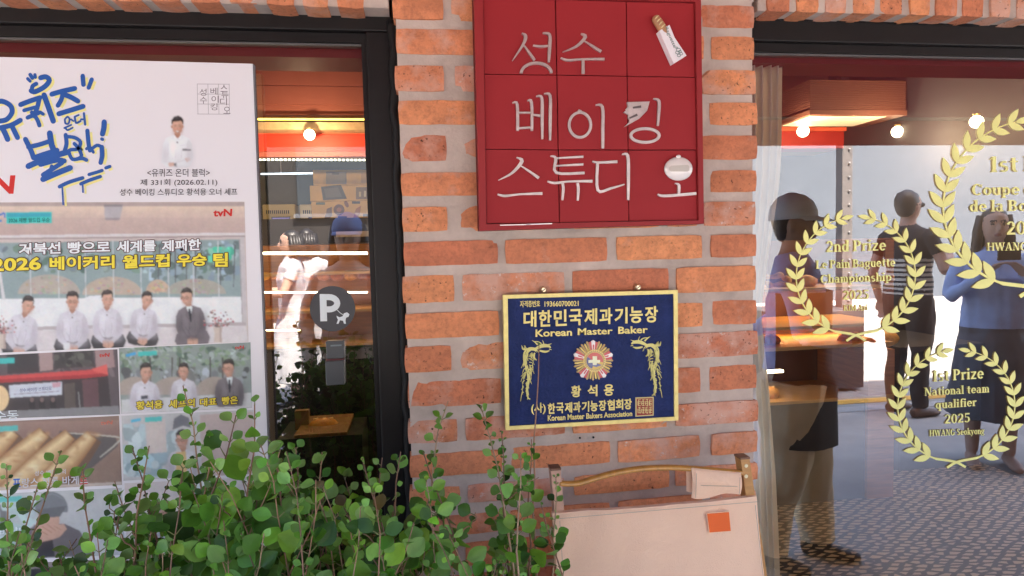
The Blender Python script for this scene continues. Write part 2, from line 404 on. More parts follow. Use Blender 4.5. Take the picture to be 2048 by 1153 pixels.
# ------------------------------------------------------------------ windows
FRAME = mat('black_frame', (.008, .0065, .0065), .5, spec=.3, bump=.15, bscale=40, var=.2, vscale=6)
SEAL = mat('grey_sealant', (.10, .095, .095), .5)
def glass_mat(name, k, tint=(1, 1, 1)):
    m = bpy.data.materials.new(name); m.use_nodes = True; n = m.node_tree.nodes; l = m.node_tree.links
    n.remove(n['Principled BSDF'])
    tr = n.new('ShaderNodeBsdfTransparent'); tr.inputs[0].default_value = (*tint, 1)
    gl = n.new('ShaderNodeBsdfGlossy'); gl.inputs['Roughness'].default_value = 0.0; gl.inputs[0].default_value = (1, 1, 1, 1)
    fr = n.new('ShaderNodeLayerWeight'); fr.inputs[0].default_value = 0.35
    mr = n.new('ShaderNodeMapRange'); mr.inputs[3].default_value = k; mr.inputs[4].default_value = min(1, k+.6); l.new(fr.outputs['Fresnel'], mr.inputs[0])
    tc = n.new('ShaderNodeTexCoord'); nz = n.new('ShaderNodeTexNoise'); nz.inputs['Scale'].default_value = 1.6; nz.inputs['Detail'].default_value = 1; l.new(tc.outputs['Object'], nz.inputs['Vector'])
    bp = n.new('ShaderNodeBump'); bp.inputs['Strength'].default_value = .02; bp.inputs['Distance'].default_value = .01; l.new(nz.outputs[0], bp.inputs['Height']); l.new(bp.outputs[0], gl.inputs['Normal'])
    mx = n.new('ShaderNodeMixShader'); l.new(mr.outputs[0], mx.inputs[0]); l.new(tr.outputs[0], mx.inputs[1]); l.new(gl.outputs[0], mx.inputs[2]); l.new(mx.outputs[0], n['Material Output'].inputs[0])
    return m
GLASS_R = glass_mat('plate_glass', .26, (.92, .92, .92)); GLASS_L = glass_mat('tinted_plate_glass', .16, (.92, .92, .92))
def window(name, x0, x1, ztop, zf, fw, gm, label, yf=.068, zsill=0.12, ragged=True, xm=None):
    w = thing(name, ((x0+x1)/2, yf, 0), label, 'window')
    q = MB()
    box(q, (x0, yf, zf), (x1, yf+.07, ztop), bev=.003); box(q, (x0, yf, zsill), (x1, yf+.07, zsill+.09), bev=.003)
    box(q, (x0, yf+.001, zsill+.0905), (x0+fw, yf+.069, zf-.0005), bev=.003); box(q, (x1-fw, yf+.001, zsill+.0905), (x1, yf+.069, zf-.0005), bev=.003)
    # inner glazing step
    for (a, b, c, d) in ((x0+fw, zf-.022, x1-fw, zf-.0005), (x0+fw, zsill+.0905, x1-fw, zsill+.11)): box(q, (a+.0005, yf+.018, b), (c-.0005, yf+.068, d))
    for a in (x0+fw+.0003, x1-fw-.0123): box(q, (a, yf+.018, zsill+.1105), (a+.012, yf+.068, zf-.0225))
    q.build('frame', FRAME, w)
    s = MB()   # the thin bright sealant line along the glass
    box(s, (x0+fw+.013, GL-.006, zf-.0262), (x1-fw-.013, GL-.001, zf-.0226)); s.build('sealant', SEAL, w)
    g = MB(); a, b, c, d = x0+fw+.004, x1-fw-.004, zsill+.08, zf-.008
    g.add([(a, GL, c), (b, GL, c), (b, GL, d), (a, GL, d)], [(0, 1, 2, 3)]); o = g.build('glass_pane', gm, w)
    return w
window('shop_window', -2.9, P(797, 400, .03).x, P(600, 2, .068).z+.02, P(500, 57, .068).z, .062, GLASS_L, 'black framed shop window with bread counter behind, at the large poster')
window('shop_window', PIER_R-.03, 3.42, P(1800, 40, .068).z+.03, P(1800, 88, .068).z, .03, GLASS_R, 'wide shop window with gold prize decals right of the brick pier')
# ragged black mastic between the brick and the frames
MASTIC = mat('black_mastic', (.006, .005, .005), .6, spec=.25)
def bead(p0, p1, r, amp, label):
    q = MB(); n_ = int((p1-p0).length/.012); ax = (p1-p0).normalized(); pts = []; rs = []
    for i in range(n_+1):
        p = p0.lerp(p1, i/n_); k = pnoise(Vector((p.x*22, p.z*22, 3.3))); k2 = pnoise(Vector((p.x*55, p.z*55, 9.1)))
        side_ = Vector((1, 0, 0)) if abs(ax.z) > .5 else Vector((0, 0, 1))
        pts.append(p+side_*amp*(k+.5*k2)); rs.append((max(.004, r*(1+.35*k2)), max(.004, r*(1+.35*k))))
    tube(q, pts, rs, 10); tag(q.build('mastic_bead', MASTIC, smooth=True), label, 'sealant')
bead(Vector((PIER_L-.002, .058, .3)), Vector((PIER_L-.002, .058, LZ_L-.01)), .013, .006, 'ragged black mastic bead down the left edge of the brick pier')
zt_ = P(1800, 44, .068).z+.006
bead(Vector((PIER_R+.012, .066, zt_)), Vector((3.4, .066, zt_)), .012, .007, 'wavy black mastic bead along the top of the window with gold decals')
zt_ = P(560, 14, .068).z+.002
bead(Vector((-2.2, .066, zt_)), Vector((PIER_L-.012, .066, zt_)), .011, .006, 'black mastic bead along the top of the window with the poster')

# ------------------------------------------------------------------ street behind the camera (seen in the glass)
PAVE = mat('grey_paving', (.36, .335, .315), .85, var=.16, vscale=3, bump=.3, bscale=60)
ASPH = mat('asphalt', (.29, .275, .262), .9, var=.25, vscale=5, bump=.5, bscale=200)
WHITEWALL = mat('pale_render', (.087, .101, .121), .8, var=.05, vscale=2)
q = MB(); box(q, (-150, -150, -.3), (150, .0, -.012)); tag(q.build('ground', mat('far_ground', (.25, .235, .22), .9, var=.15, vscale=.5)), kind='structure')
q = MB(); box(q, (-30, -3.05, -.2), (30, -.002, 0.0)); tag(q.build('pavement', PAVE), kind='structure')
q = MB(); box(q, (-30, -3.2, -.2), (30, -3.052, .004)); tag(q.build('kerb', mat('granite_kerb', (.38, .37, .36), .8, var=.15, vscale=30)), kind='structure')
q = MB(); box(q, (-30, -9.0, -.25), (30, -3.202, -.008)); tag(q.build('road', ASPH), kind='structure')
q = MB(); box(q, (-30, -3.46, -.006), (30, -3.32, -.0035)); tag(q.build('yellow_line', mat('yellow_paint', (.62, .33, .05), .7, var=.25, vscale=20)), kind='structure')
q = MB(); box(q, (-30, -12, -.2), (30, -9.002, .01)); tag(q.build('far_pavement', PAVE), kind='structure')
def building(x0, x1, h, m, label, win):
    b = thing('building', ((x0+x1)/2, -12, 0), label, 'building')
    q = MB(); box(q, (x0, -18, 0), (x1, -12, h)); q.build('wall', m, b)
    n_ = int((x1-x0)/3.2)
    for i in range(n_):
        for j in win:
            q = MB(); box(q, (x0+.9+i*3.2, -11.99, j), (x0+2.3+i*3.2, -11.95, j+1.4)); f = q.build('window', mat('dark_window', (.05, .06, .07), .15), b)
            q = MB(); box(q, (x0+.82+i*3.2, -11.99, j-.08), (x0+2.38+i*3.2, -11.90, j-.002)); q.build('sill', WHITEWALL, f)
    q = MB(); box(q, (x0, -12.4, h+.001), (x1, -11.9, h+.25)); q.build('parapet', m, b)
building(1.2, 22, 9, WHITEWALL, 'tall pale rendered building across the street, right side', (4.4, 6.8))
building(-16, 1.19, 7.5, mat('dark_brick', (.020, .017, .016), .8, var=.25, vscale=2), 'dark brown building across the street, left side', (2.2, 4.8))
# ================================================================== RED WALL SIGN
RED = mat('red_sign_paint', C(158, 38, 42), .6, spec=.2, var=.05, vscale=5, bump=.08, bscale=30)
REDF = mat('red_sign_frame', C(152, 40, 42), .55, spec=.25, var=.06, vscale=7)
STEEL = mat('brushed_steel', (.56, .47, .44), .34, metal=.45, var=.18, vscale=40)
GAPM = mat('dark_gap', (.05, .015, .015), .8)
sg = thing('wall_sign', (P(1180, 455).x, -.03, P(1180, 455).z), 'square dark red tile sign with silver Korean letters, above the navy plaque', 'sign')
YS = -.055                                   # sign front
q = MB(); a = P(966, 0, YS); b_ = P(1397, 440, YS)
o = [(948, -16), (1402, -4), (1408, 448), (960, 462)]; i_ = [(966, -7), (1391, 4), (1398, 441), (973, 449)]
for k in range(4):
    flat(q, [o[k], o[(k+1) % 4], i_[(k+1) % 4], i_[k]], YS, 0, thick=.053)
q.build('frame', REDF, sg)
q = MB(); flat(q, o, YS, -.02, thick=.03); q.build('back_panel', GAPM, sg)
vx = [(966.5, 973.5), (1112.5, 1120.5), (1254.5, 1260), (1391, 1398)]
def gx(c, y): return vx[c][0]+(vx[c][1]-vx[c][0])*y/449
hy = [[(-6), -3, 1, 4], [147, 149, 151.5, 153.5], [298, 299.5, 299.5, 299.5], [448, 446, 443, 441]]
for r in range(3):
    for c in range(3):
        g = 1.0; pts = []
        for (cc, rr, sx, sy) in ((c, r, 1, 1), (c+1, r, -1, 1), (c+1, r+1, -1, -1), (c, r+1, 1, -1)):
            y = hy[rr][cc]; pts.append((gx(cc, y)+sx*g, y+sy*g))
        q = MB(); flat(q, pts, YS, -.0075+random.uniform(-.001, .001), thick=.010); q.build('tile', RED, sg)
q = MB()
for (x0, y0, x1, y1) in ((1000, 451, 1060, 449.6), (1052, 449.5, 1104, 447.8)): stroke(q, [(x0, y0), (x1, y1)], 1.6, YS, .001)
q.build('worn_edge', mat('bare_metal', (.75, .68, .66), .3, metal=.8), sg)
K = 1/2.402
def S(*p): return [(940+x*K, y*K) for x, y in p]
LETTERS = [
 [([(250,158),(268,172),(258,210),(205,290)],[6,17,14,4]),([(262,218),(285,250),(312,288)],[5,12,13]),([(305,217),(340,222),(376,219)],[8,12,10]),([(352,157),(384,166),(384,230),(380,298)],[7,14,16,10])],
 [([(535,160),(556,176),(515,220),(447,249)],[6,17,13,4]),([(553,196),(590,220),(632,247)],[5,12,15]),([(438,277),(470,288),(540,284),(648,283)],[8,12,10,14]),([(545,288),(546,354)],[14,15])],
 [([(205,494),(228,502),(230,628)],[6,14,15]),([(277,483),(297,493),(299,628)],[6,14,13]),([(232,541),(298,541)],[9,9]),([(232,616),(298,612)],[11,11]),([(298,550),(340,556)],[9,13]),([(320,462),(346,469),(348,560),(349,668)],[7,14,16,10]),([(358,450),(386,459),(387,560),(386,674)],[7,14,16,11])],
 [([(606,504),(638,514),(640,620),(640,713)],[7,15,16,14]),([(522,528),(536,536)],[9,12])],
 [([(884,474),(910,485),(910,540),(905,604)],[7,15,15,10])],
 [([(225,757),(251,774),(205,830),(138,866)],[6,17,13,4]),([(246,797),(290,826),(332,856)],[5,12,15]),([(134,934),(170,942),(240,934),(349,930)],[8,13,10,15])],
 [([(388,750),(414,761),(416,830),(552,831)],[6,14,13,14]),([(416,760),(546,753)],[8,12]),([(416,797),(546,790)],[8,12]),([(374,872),(410,880),(480,872),(590,871)],[8,13,10,15]),([(446,879),(450,910),(445,962)],[13,14,10]),([(518,879),(522,910),(519,964)],[13,14,10])],
 [([(590,776),(620,781),(710,777)],[8,11,15]),([(615,781),(616,914),(680,905),(744,886)],[14,14,12,6]),([(733,742),(760,749),(763,850),(762,962)],[7,15,16,12])],
 [([(988,882),(1006,890),(1006,930)],[6,13,13]),([(905,934),(940,942),(1090,930)],[8,14,15])]]
rings = {0: [(320,350,72,48,0,180,15)], 3: [(530,600,52,60,0,360,14)], 4: [(843,651,68,33,0,360,15)]}
for k, strokes in enumerate(LETTERS):
    q = MB(); n = 0
    for pts, ws in strokes:
        n += 1; stroke(q, S(*pts), [w*K*.92 for w in ws], YS, -.0025+n*.00006, thick=.006, sm=4)
    for (cx, cy, rx, ry, a0, a1, w) in rings.get(k, []):
        stroke(q, S(*ell(cx, cy, rx, ry, 36, a0, a1)), w*K*.9, YS, -.0020, thick=.006, closed=(a1-a0 >= 360))
    if k == 4:   # the wheat-ear shaped stroke, cut by slots
        flat(q, S((755,491),(864,488),(852,532),(815,570),(742,611),(764,590),(768,578),(760,566),(762,552),(738,540),(752,530),(750,524),(760,514)), YS, -.001, thick=.006)
    o_ = q.build('letter', STEEL, sg)
    if k == 4:
        s = MB(); stroke(s, S((782,519),(822,513)), [9*K, 12*K], YS, .0004); stroke(s, S((766,569),(804,552)), [8*K, 11*K], YS, .0004)
        s.build('slot', mat('dark_bronze', (.12, .09, .09), .5), o_)
    if k == 8:
        s = MB(); c0 = P(940+1003*K, 812*K, YS)
        pts = []
        ball(s, (c0.x, YS+.002, c0.z), (.0345, .012, .0275), nu=24, nv=14)
        ball(s, (c0.x-.001, YS-.001, c0.z+.028), (.006, .006, .004), nu=10, nv=6)
        bun = s.build('bun', mat('white_enamel', (.80, .76, .72), .22, coat=.4), o_, smooth=True)
        s = MB(); flat(s, S((958,800),(1036,796),(1044,803),(1044,822),(1036,828),(956,828),(949,820),(949,808)), YS, .0112, thick=.001); s.build('recess', mat('beige_recess', C(205, 180, 170), .5), bun)
# baguette emblem on the top right tile
e0 = thing('emblem', (0, 0, 0), None, None) if False else None
q = MB(); c0 = [P(*p, YS) for p in S((880,82), (900,110), (925,150), (945,185))]
tube(q, [p-Vector((0, .004, 0)) for p in spline([tuple(c) for c in c0], 4) and [Vector(t) for t in spline([tuple(c) for c in c0], 4)]], [.003,.0075,.0095,.010,.0105,.0105,.0105,.0105,.0105,.010,.009,.008,.007], n=12)
bread = q.build('baguette_emblem', mat('baked_crust', C(176, 116, 80), .55, var=.25, vscale=60), sg, smooth=True)
q = MB()
for (x, y) in ((884,92),(893,106),(903,120),(914,134)): stroke(q, S((x-6,y+12),(x+2,y+2),(x+12,y-6)), [1.2, 2.8, 1.0], YS, .0145, sm=3)
q.build('scoring', mat('pale_flour', C(222, 186, 140), .7), bread)
q = MB(); flat(q, S((899,158),(948,130),(972,190),(1029,276),(968,314),(935,240)), YS, .013, thick=.02); bag = q.build('paper_bag', mat('white_paper_print', C(238, 212, 214), .6, var=.04, vscale=60), bread)
q = MB(); INK = mat('grey_green_ink', C(112, 122, 116), .6)
def rot_quad(cx, cy, w, h, ang):
    a = RAD(ang); ux, uy = cos(a), sin(a)
    return [(cx+ux*sx*w/2-uy*sy*h/2, cy+uy*sx*w/2+ux*sy*h/2) for sx, sy in ((-1,-1),(1,-1),(1,1),(-1,1))]
text(q, 'Baguette', rot_quad(940+951*K, 190*K, 44, 8.5, 66), YS, .0137, bold=.01); q.build('print', INK, bag); q = MB()
for (x, y, r) in ((990,250,10),(985,262,9),(997,258,7),(992,276,8),(1003,268,7),(982,240,5)):
    stroke(q, S(*ell(x, y, r, r*.8, 10)), 1.3, YS, .0137+r*1e-5, closed=True)
q.build('sprig_print', INK, bag)

# ================================================================== BLUE MASTER BAKER PLAQUE
YP = -.022
GOLD = mat('gold_relief', C(226, 190, 118), .42, metal=.25, var=.12, vscale=60)
NAVY = mat('navy_enamel', C(32, 42, 88), .6, spec=.2, var=.22, vscale=22, bump=.8, bscale=170)
PK = 1/3.6025
def Q(*p): return [(980+x*PK, 560+y*PK) for x, y in p]
pq = thing('wall_plaque', (P(1180, 851).x, YP, P(1180, 851).z), 'navy and gold Korean Master Baker plaque with medal and dragons, screwed to the brick pier', 'plaque')
q = MB(); o = Q((95,110),(1353,74),(1357,1013),(113,1085)); i_ = Q((128,136),(1324,102),(1329,988),(140,1056))
for k in range(4): flat(q, [o[k], o[(k+1) % 4], i_[(k+1) % 4], i_[k]], YP, .0, thick=.014)
q.build('frame', GOLD, pq)
q = MB(); flat(q, i_, YP, -.004, thick=.008); q.build('panel', NAVY, pq)
T = .0028; o0 = -.004
def plq(items):
    q = MB()
    for (body, qd, th, bo) in items: text(q, body, Q(*qd), YP, o0, thick=th, bold=bo)
    q.build('lettering', GOLD, pq)
plq([('자격증번호', ((218,152),(362,150),(362,195),(218,200)), T*.7, .012)])
plq([('193660700021', ((395,156),(640,152),(640,190),(395,195)), T*.7, .012)])
plq([(c, ((243+k*109.5, 226-k*4.2), (335+k*109.5, 223-k*4.2), (335+k*109.5, 340-k*4.2), (243+k*109.5, 344-k*4.2)), T, .022) for k, c in enumerate('대한민국제과기능장')])
plq([('Korean', ((330,360),(592,353),(592,404),(330,413)), T, .018), ('Master', ((634,350),(884,344),(884,393),(634,400)), T, .018), ('Baker', ((926,340),(1138,333),(1138,385),(926,391)), T, .018)])
plq([(c, ((587+k*118, 765-k*5), (657+k*118, 763-k*5), (657+k*118, 845-k*5), (587+k*118, 848-k*5)), T, .02) for k, c in enumerate('황석용')])
plq([('(사)', ((296,893),(402,886),(402,968),(300,974)), T, .018)]+[(c, ((418+k*61.3, 892-k*3.6), (471+k*61.3, 890-k*3.6), (471+k*61.3, 966-k*3.6), (418+k*61.3, 968-k*3.6)), T, .022) for k, c in enumerate('한국제과기능장협회장')])
plq([('Korean Master Bakers Association', ((418,978),(1027,948),(1027,984),(418,1020)), T*.8, .016)])
def dragon(mirror):
    q = MB()
    def M(*p): return Q(*[((1290-x*1.0) if mirror else x, y-(46 if mirror else 0)*0-(0)) for x, y in p])
    R = random.Random(5); n = 0
    def st(pts, ws):
        nonlocal n; n += 1
        stroke(q, M(*pts), [w*PK for w in ws], YP, o0+.0016+n*.00003, thick=.0016+n*.00003, sm=4)
    dy = -30 if mirror else 0
    dx = -172 if False else 0
    def D(pts): return [(x, y+dy*0.9) for x, y in pts]
    st(D([(330,500),(375,478),(420,478),(440,492)]), [16,26,20,6]); st(D([(360,512),(400,520),(430,512)]), [12,14,5])
    st(D([(420,470),(445,462)]), [7,3]); st(D([(428,500),(446,506)]), [6,3]); st(D([(345,470),(325,450),(305,438)]), [11,8,3]); st(D([(372,462),(350,448),(318,446)]), [9,7,3]); st(D([(390,465),(385,448),(378,436)]), [6,5,2])
    st(D([(340,505),(290,500),(255,530),(252,590),(272,650),(280,720),(268,790),(275,850),(292,862)]), [20,24,24,20,22,18,14,10,6])
    for k in range(60):
        t = k/59; y = 495+t*330; cx = 262+14*sin(t*5)+(48*(1-t*6) if t < .16 else 0); s = R.choice([-1, 1]); ln = R.uniform(26, 58)*(1-.4*t)
        st(D([(cx+s*R.uniform(4, 14), y), (cx+s*ln*.7, y+R.uniform(-4, 22)), (cx+s*ln*R.uniform(.6, 1.1), y+R.uniform(18, 52))]), [5, 4.4, 2])
    for k in range(9):
        a = R.uniform(0, 1); x = 330-95*a+R.uniform(-8, 8); y = 510+R.uniform(8, 24)+20*a
        st(D([(x, y), (x+R.uniform(-14, 10), y+26), (x+R.uniform(-18, 18), y+50)]), [7, 6, 2])
    for k in range(6):
        x = 235+R.uniform(-5, 50); st(D([(x, 505), (x-20, 490+R.uniform(-8, 12)), (x-26, 470+R.uniform(0, 26))]), [6, 5, 2])
    o = q.build('dragon_relief', mat('pale_gold_relief', C(205, 180, 112), .45, metal=.3), pq)
    s = MB(); rr = random.Random(9)
    for k in range(26):
        y = 510+k*12; x = 262+14*sin((y-495)/330*5)+rr.uniform(-16, 16)
        stroke(s, M((x, y+dy*.9), (x+rr.uniform(-5, 5), y+14+dy*.9)), [3.5*PK, 2*PK], YP, o0+.0030+k*.00001)
    s.build('scale_line', mat('dark_patina', (.07, .06, .05), .7), o)
dragon(False)
_Q = Q
def Q(*p): return [(980+x*PK, 560+y*PK) for x, y in p]
def _qm(*p): return _Q(*[(x+172, y) for x, y in p])
Qs = Q; Q = _qm; dragon(True); Q = Qs
md = MB(); cx, cy = 743, 582; n = 0
for k in range(40):
    a = RAD(k*9); r = 128 if k % 2 else 138
    flat(md, Q((cx+62*cos(a-.075), cy-62*sin(a-.075)), (cx+r*cos(a-.05), cy-r*sin(a-.05)), (cx+(r+8)*cos(a), cy-(r+8)*sin(a)), (cx+r*cos(a+.05), cy-r*sin(a+.05)), (cx+62*cos(a+.075), cy-62*sin(a+.075))), YP, .0006+.0002*(k % 2), col=C(222, 172, 70) if k % 2 else C(176, 124, 48), thick=.004)
for k in range(5):
    a0 = RAD(90+72*k)
    for (w, r0, r1, off, c) in ((.25, 60, 142, .0016, C(190, 22, 28)), (.10, 66, 148, .0021, C(232, 206, 204)), (.05, 80, 118, .0025, C(196, 40, 44))):
        flat(md, Q((cx+r0*cos(a0-w), cy-r0*sin(a0-w)), (cx+r1*.95*cos(a0-w), cy-r1*.95*sin(a0-w)), (cx+r1*cos(a0), cy-r1*sin(a0)), (cx+r1*.95*cos(a0+w), cy-r1*.95*sin(a0+w)), (cx+r0*cos(a0+w), cy-r0*sin(a0+w))), YP, off, col=c, thick=.004)
flat(md, Q(*ell(cx+8, cy, 80, 80, 32)), YP, .0035, col=C(226, 178, 84), thick=.006)
stroke(md, Q(*ell(cx+8, cy, 66, 66, 32)), 3*PK, YP, .0038, col=C(130, 84, 30), closed=True)
for k in range(30):
    a = RAD(k*12); stroke(md, Q((cx+8+69*cos(a), cy-69*sin(a)), (cx+8+76*cos(a+.04), cy-76*sin(a+.04))), 3.4*PK, YP, .0039, col=C(120, 78, 28))
flat(md, Q(*ell(cx+8, cy, 62, 62, 28)), YP, .0042, col=C(214, 160, 52))
flat(md, Q(*ell(cx+8, cy, 60, 60, 16, -10, 165)), YP, .0045, col=C(200, 44, 36))
flat(md, Q(*(ell(cx+8, cy, 60, 60, 10, 150, 250)+[(cx+4, cy+8)])), YP, .0048, col=C(34, 46, 104))
flat(md, Q((cx-40, cy+26), (cx+10, cy+12), (cx+60, cy+30), (cx+20, cy+44), (cx-20, cy+36)), YP, .0050, col=C(38, 60, 126))
flat(md, Q((cx-8, cy-34), (cx+24, cy-34), (cx+24, cy-8), (cx+46, cy-6), (cx+44, cy+14), (cx+24, cy+14), (cx+20, cy+30), (cx-6, cy+30), (cx-8, cy+14), (cx-38, cy+14), (cx-38, cy-6), (cx-8, cy-8)), YP, .0053, col=C(236, 214, 176))
md.build('medal', mat('enamel_medal', attr=True, rough=.3, coat=.3), pq)
q = MB(); so = Q((1050,850),(1181,845),(1181,980),(1050,988)); flat(q, so, YP, -.0015, col=C(214, 178, 120), thick=.003)
flat(q, Q((1058,858),(1173,853),(1173,972),(1058,980)), YP, -.0011, col=C(150, 40, 30))
R = random.Random(3)
for gi in range(2):
    for gj in range(4):
        x = 1065+gj*27; y = 866+gi*54
        for k in range(4): stroke(q, Q((x+R.uniform(0, 4), y+k*13), (x+22, y+k*13-1+R.uniform(-3, 3))), 4.4*PK, YP, -.0008+k*2e-5, col=C(222, 184, 120))
        stroke(q, Q((x+R.uniform(2, 20), y-2), (x+R.uniform(2, 20), y+44)), 4.4*PK, YP, -.0006, col=C(222, 184, 120)); stroke(q, Q((x+1, y+10), (x+1, y+38)), 4.2*PK, YP, -.0005, col=C(222, 184, 120))
q.build('seal', mat('seal_print', attr=True, rough=.5), pq)
for (x, y) in ((386, 72), (1066, 54)):
    c = P(*Q((x, y))[0], -.012); q = MB()
    tube(q, [c+Vector((0, .012, 0)), c, c-Vector((0, .004, 0))], [.0075, .0075, .005], n=14); scr = q.build('screw', mat('brass_screw', (.62, .50, .34), .3, metal=.9), pq, smooth=False)
    q = MB(); obox(q, c-Vector((0, .0044, 0)), (.004, 0, .003), (0, .0004, 0), (-.0006, 0, .0008)); q.build('screw_slot', mat('dark_patina'), scr)
# two drilled holes in the joint under the plaque
for (x, y, lab) in ((1160, 876.5, 'left of two small dark drill holes in the mortar below the navy plaque'), (1187, 875.5, 'right of two small dark drill holes in the mortar below the navy plaque')):
    c = P(x, y, .0045); q = MB(); tube(q, [c, c+Vector((0, .004, 0))], .0026, n=10)
    tag(q.build('drill_hole', mat('hole_black', (.01, .01, .01), .9)), lab, 'hole', 'drill holes below the plaque')

# ================================================================== GOLD DECALS ON THE RIGHT GLASS
GOLDF = mat('gold_film', C(240, 214, 134, .9), .5, metal=.12, var=.05, vscale=14)
GSHADE = mat('gold_film_shade', C(150, 104, 44), .6)  # darker side walls stand in for the decals' shadow on the glass
YG = GL-.0012
def leaf_pts(x, y, ang, ln, w):
    a = RAD(ang); ux, uy = cos(a), -sin(a); nx, ny = -uy, ux
    prof = [(0, .04), (.12, .5), (.32, .95), (.5, 1), (.7, .78), (.87, .38), (1, 0)]
    up = [(x+ux*t*ln+nx*h*w/2, y+uy*t*ln+ny*h*w/2) for t, h in prof]
    dn = [(x+ux*t*ln-nx*h*w/2, y+uy*t*ln-ny*h*w/2) for t, h in prof[:-1]]
    return up+dn[::-1]
def wreath(mb, cx, cy, rx, ry, a_end, npair, ll, lw, sides=(1, -1), skew=0.0, stem=4.0):
    for s in sides:
        A = [250+(a_end-250)*k/(npair*4) for k in range(npair*4+1)]      # left side angles run 250 -> a_end (degrees, counter-clockwise, through 180)
        def pt(a): x = rx*cos(RAD(a))*(s); y = -ry*sin(RAD(a)); return (cx+x, cy+y+skew*x)
        pts = [pt(a) for a in A]
        # the tail crosses the other stem under the wreath
        tail = [(cx+s*rx*.16, cy+ry*1.10+skew*rx*.16*s), (cx-s*rx*.02, cy+ry*1.0), pts[0]]
        stroke(mb, spline(tail, 5)[:-1]+pts, [stem*1.5]*11+[stem*(1-.6*k/len(A)) for k in range(len(A)-1)], YG, .0014 if s > 0 else .0016, thick=.0013, smi=1)
        for k in range(npair):
            a = 250+(a_end-250)*(k+.55)/npair; x, y = pt(a); x2, y2 = pt(a-2)
            dirn = math.degrees(math.atan2(-(y2-y), (x2-x)))
            sc = 1-.28*(k/npair)
            for sg_ in (1, -1):
                sp = 40 if sg_*s > 0 else 36
                flat(mb, leaf_pts(x, y, dirn+sg_*sp, ll*sc*(1.0 if sg_*s > 0 else .94), lw*sc), YG, .0018+.0001*(k % 2), thick=.0014, smi=1)
        x, y = pts[-1]; x2, y2 = pt(a_end-3); dirn = math.degrees(math.atan2(-(y2-y), (x2-x)))
        flat(mb, leaf_pts(x, y, dirn, ll*.72, lw*.7), YG, .0019, thick=.0014, smi=1)

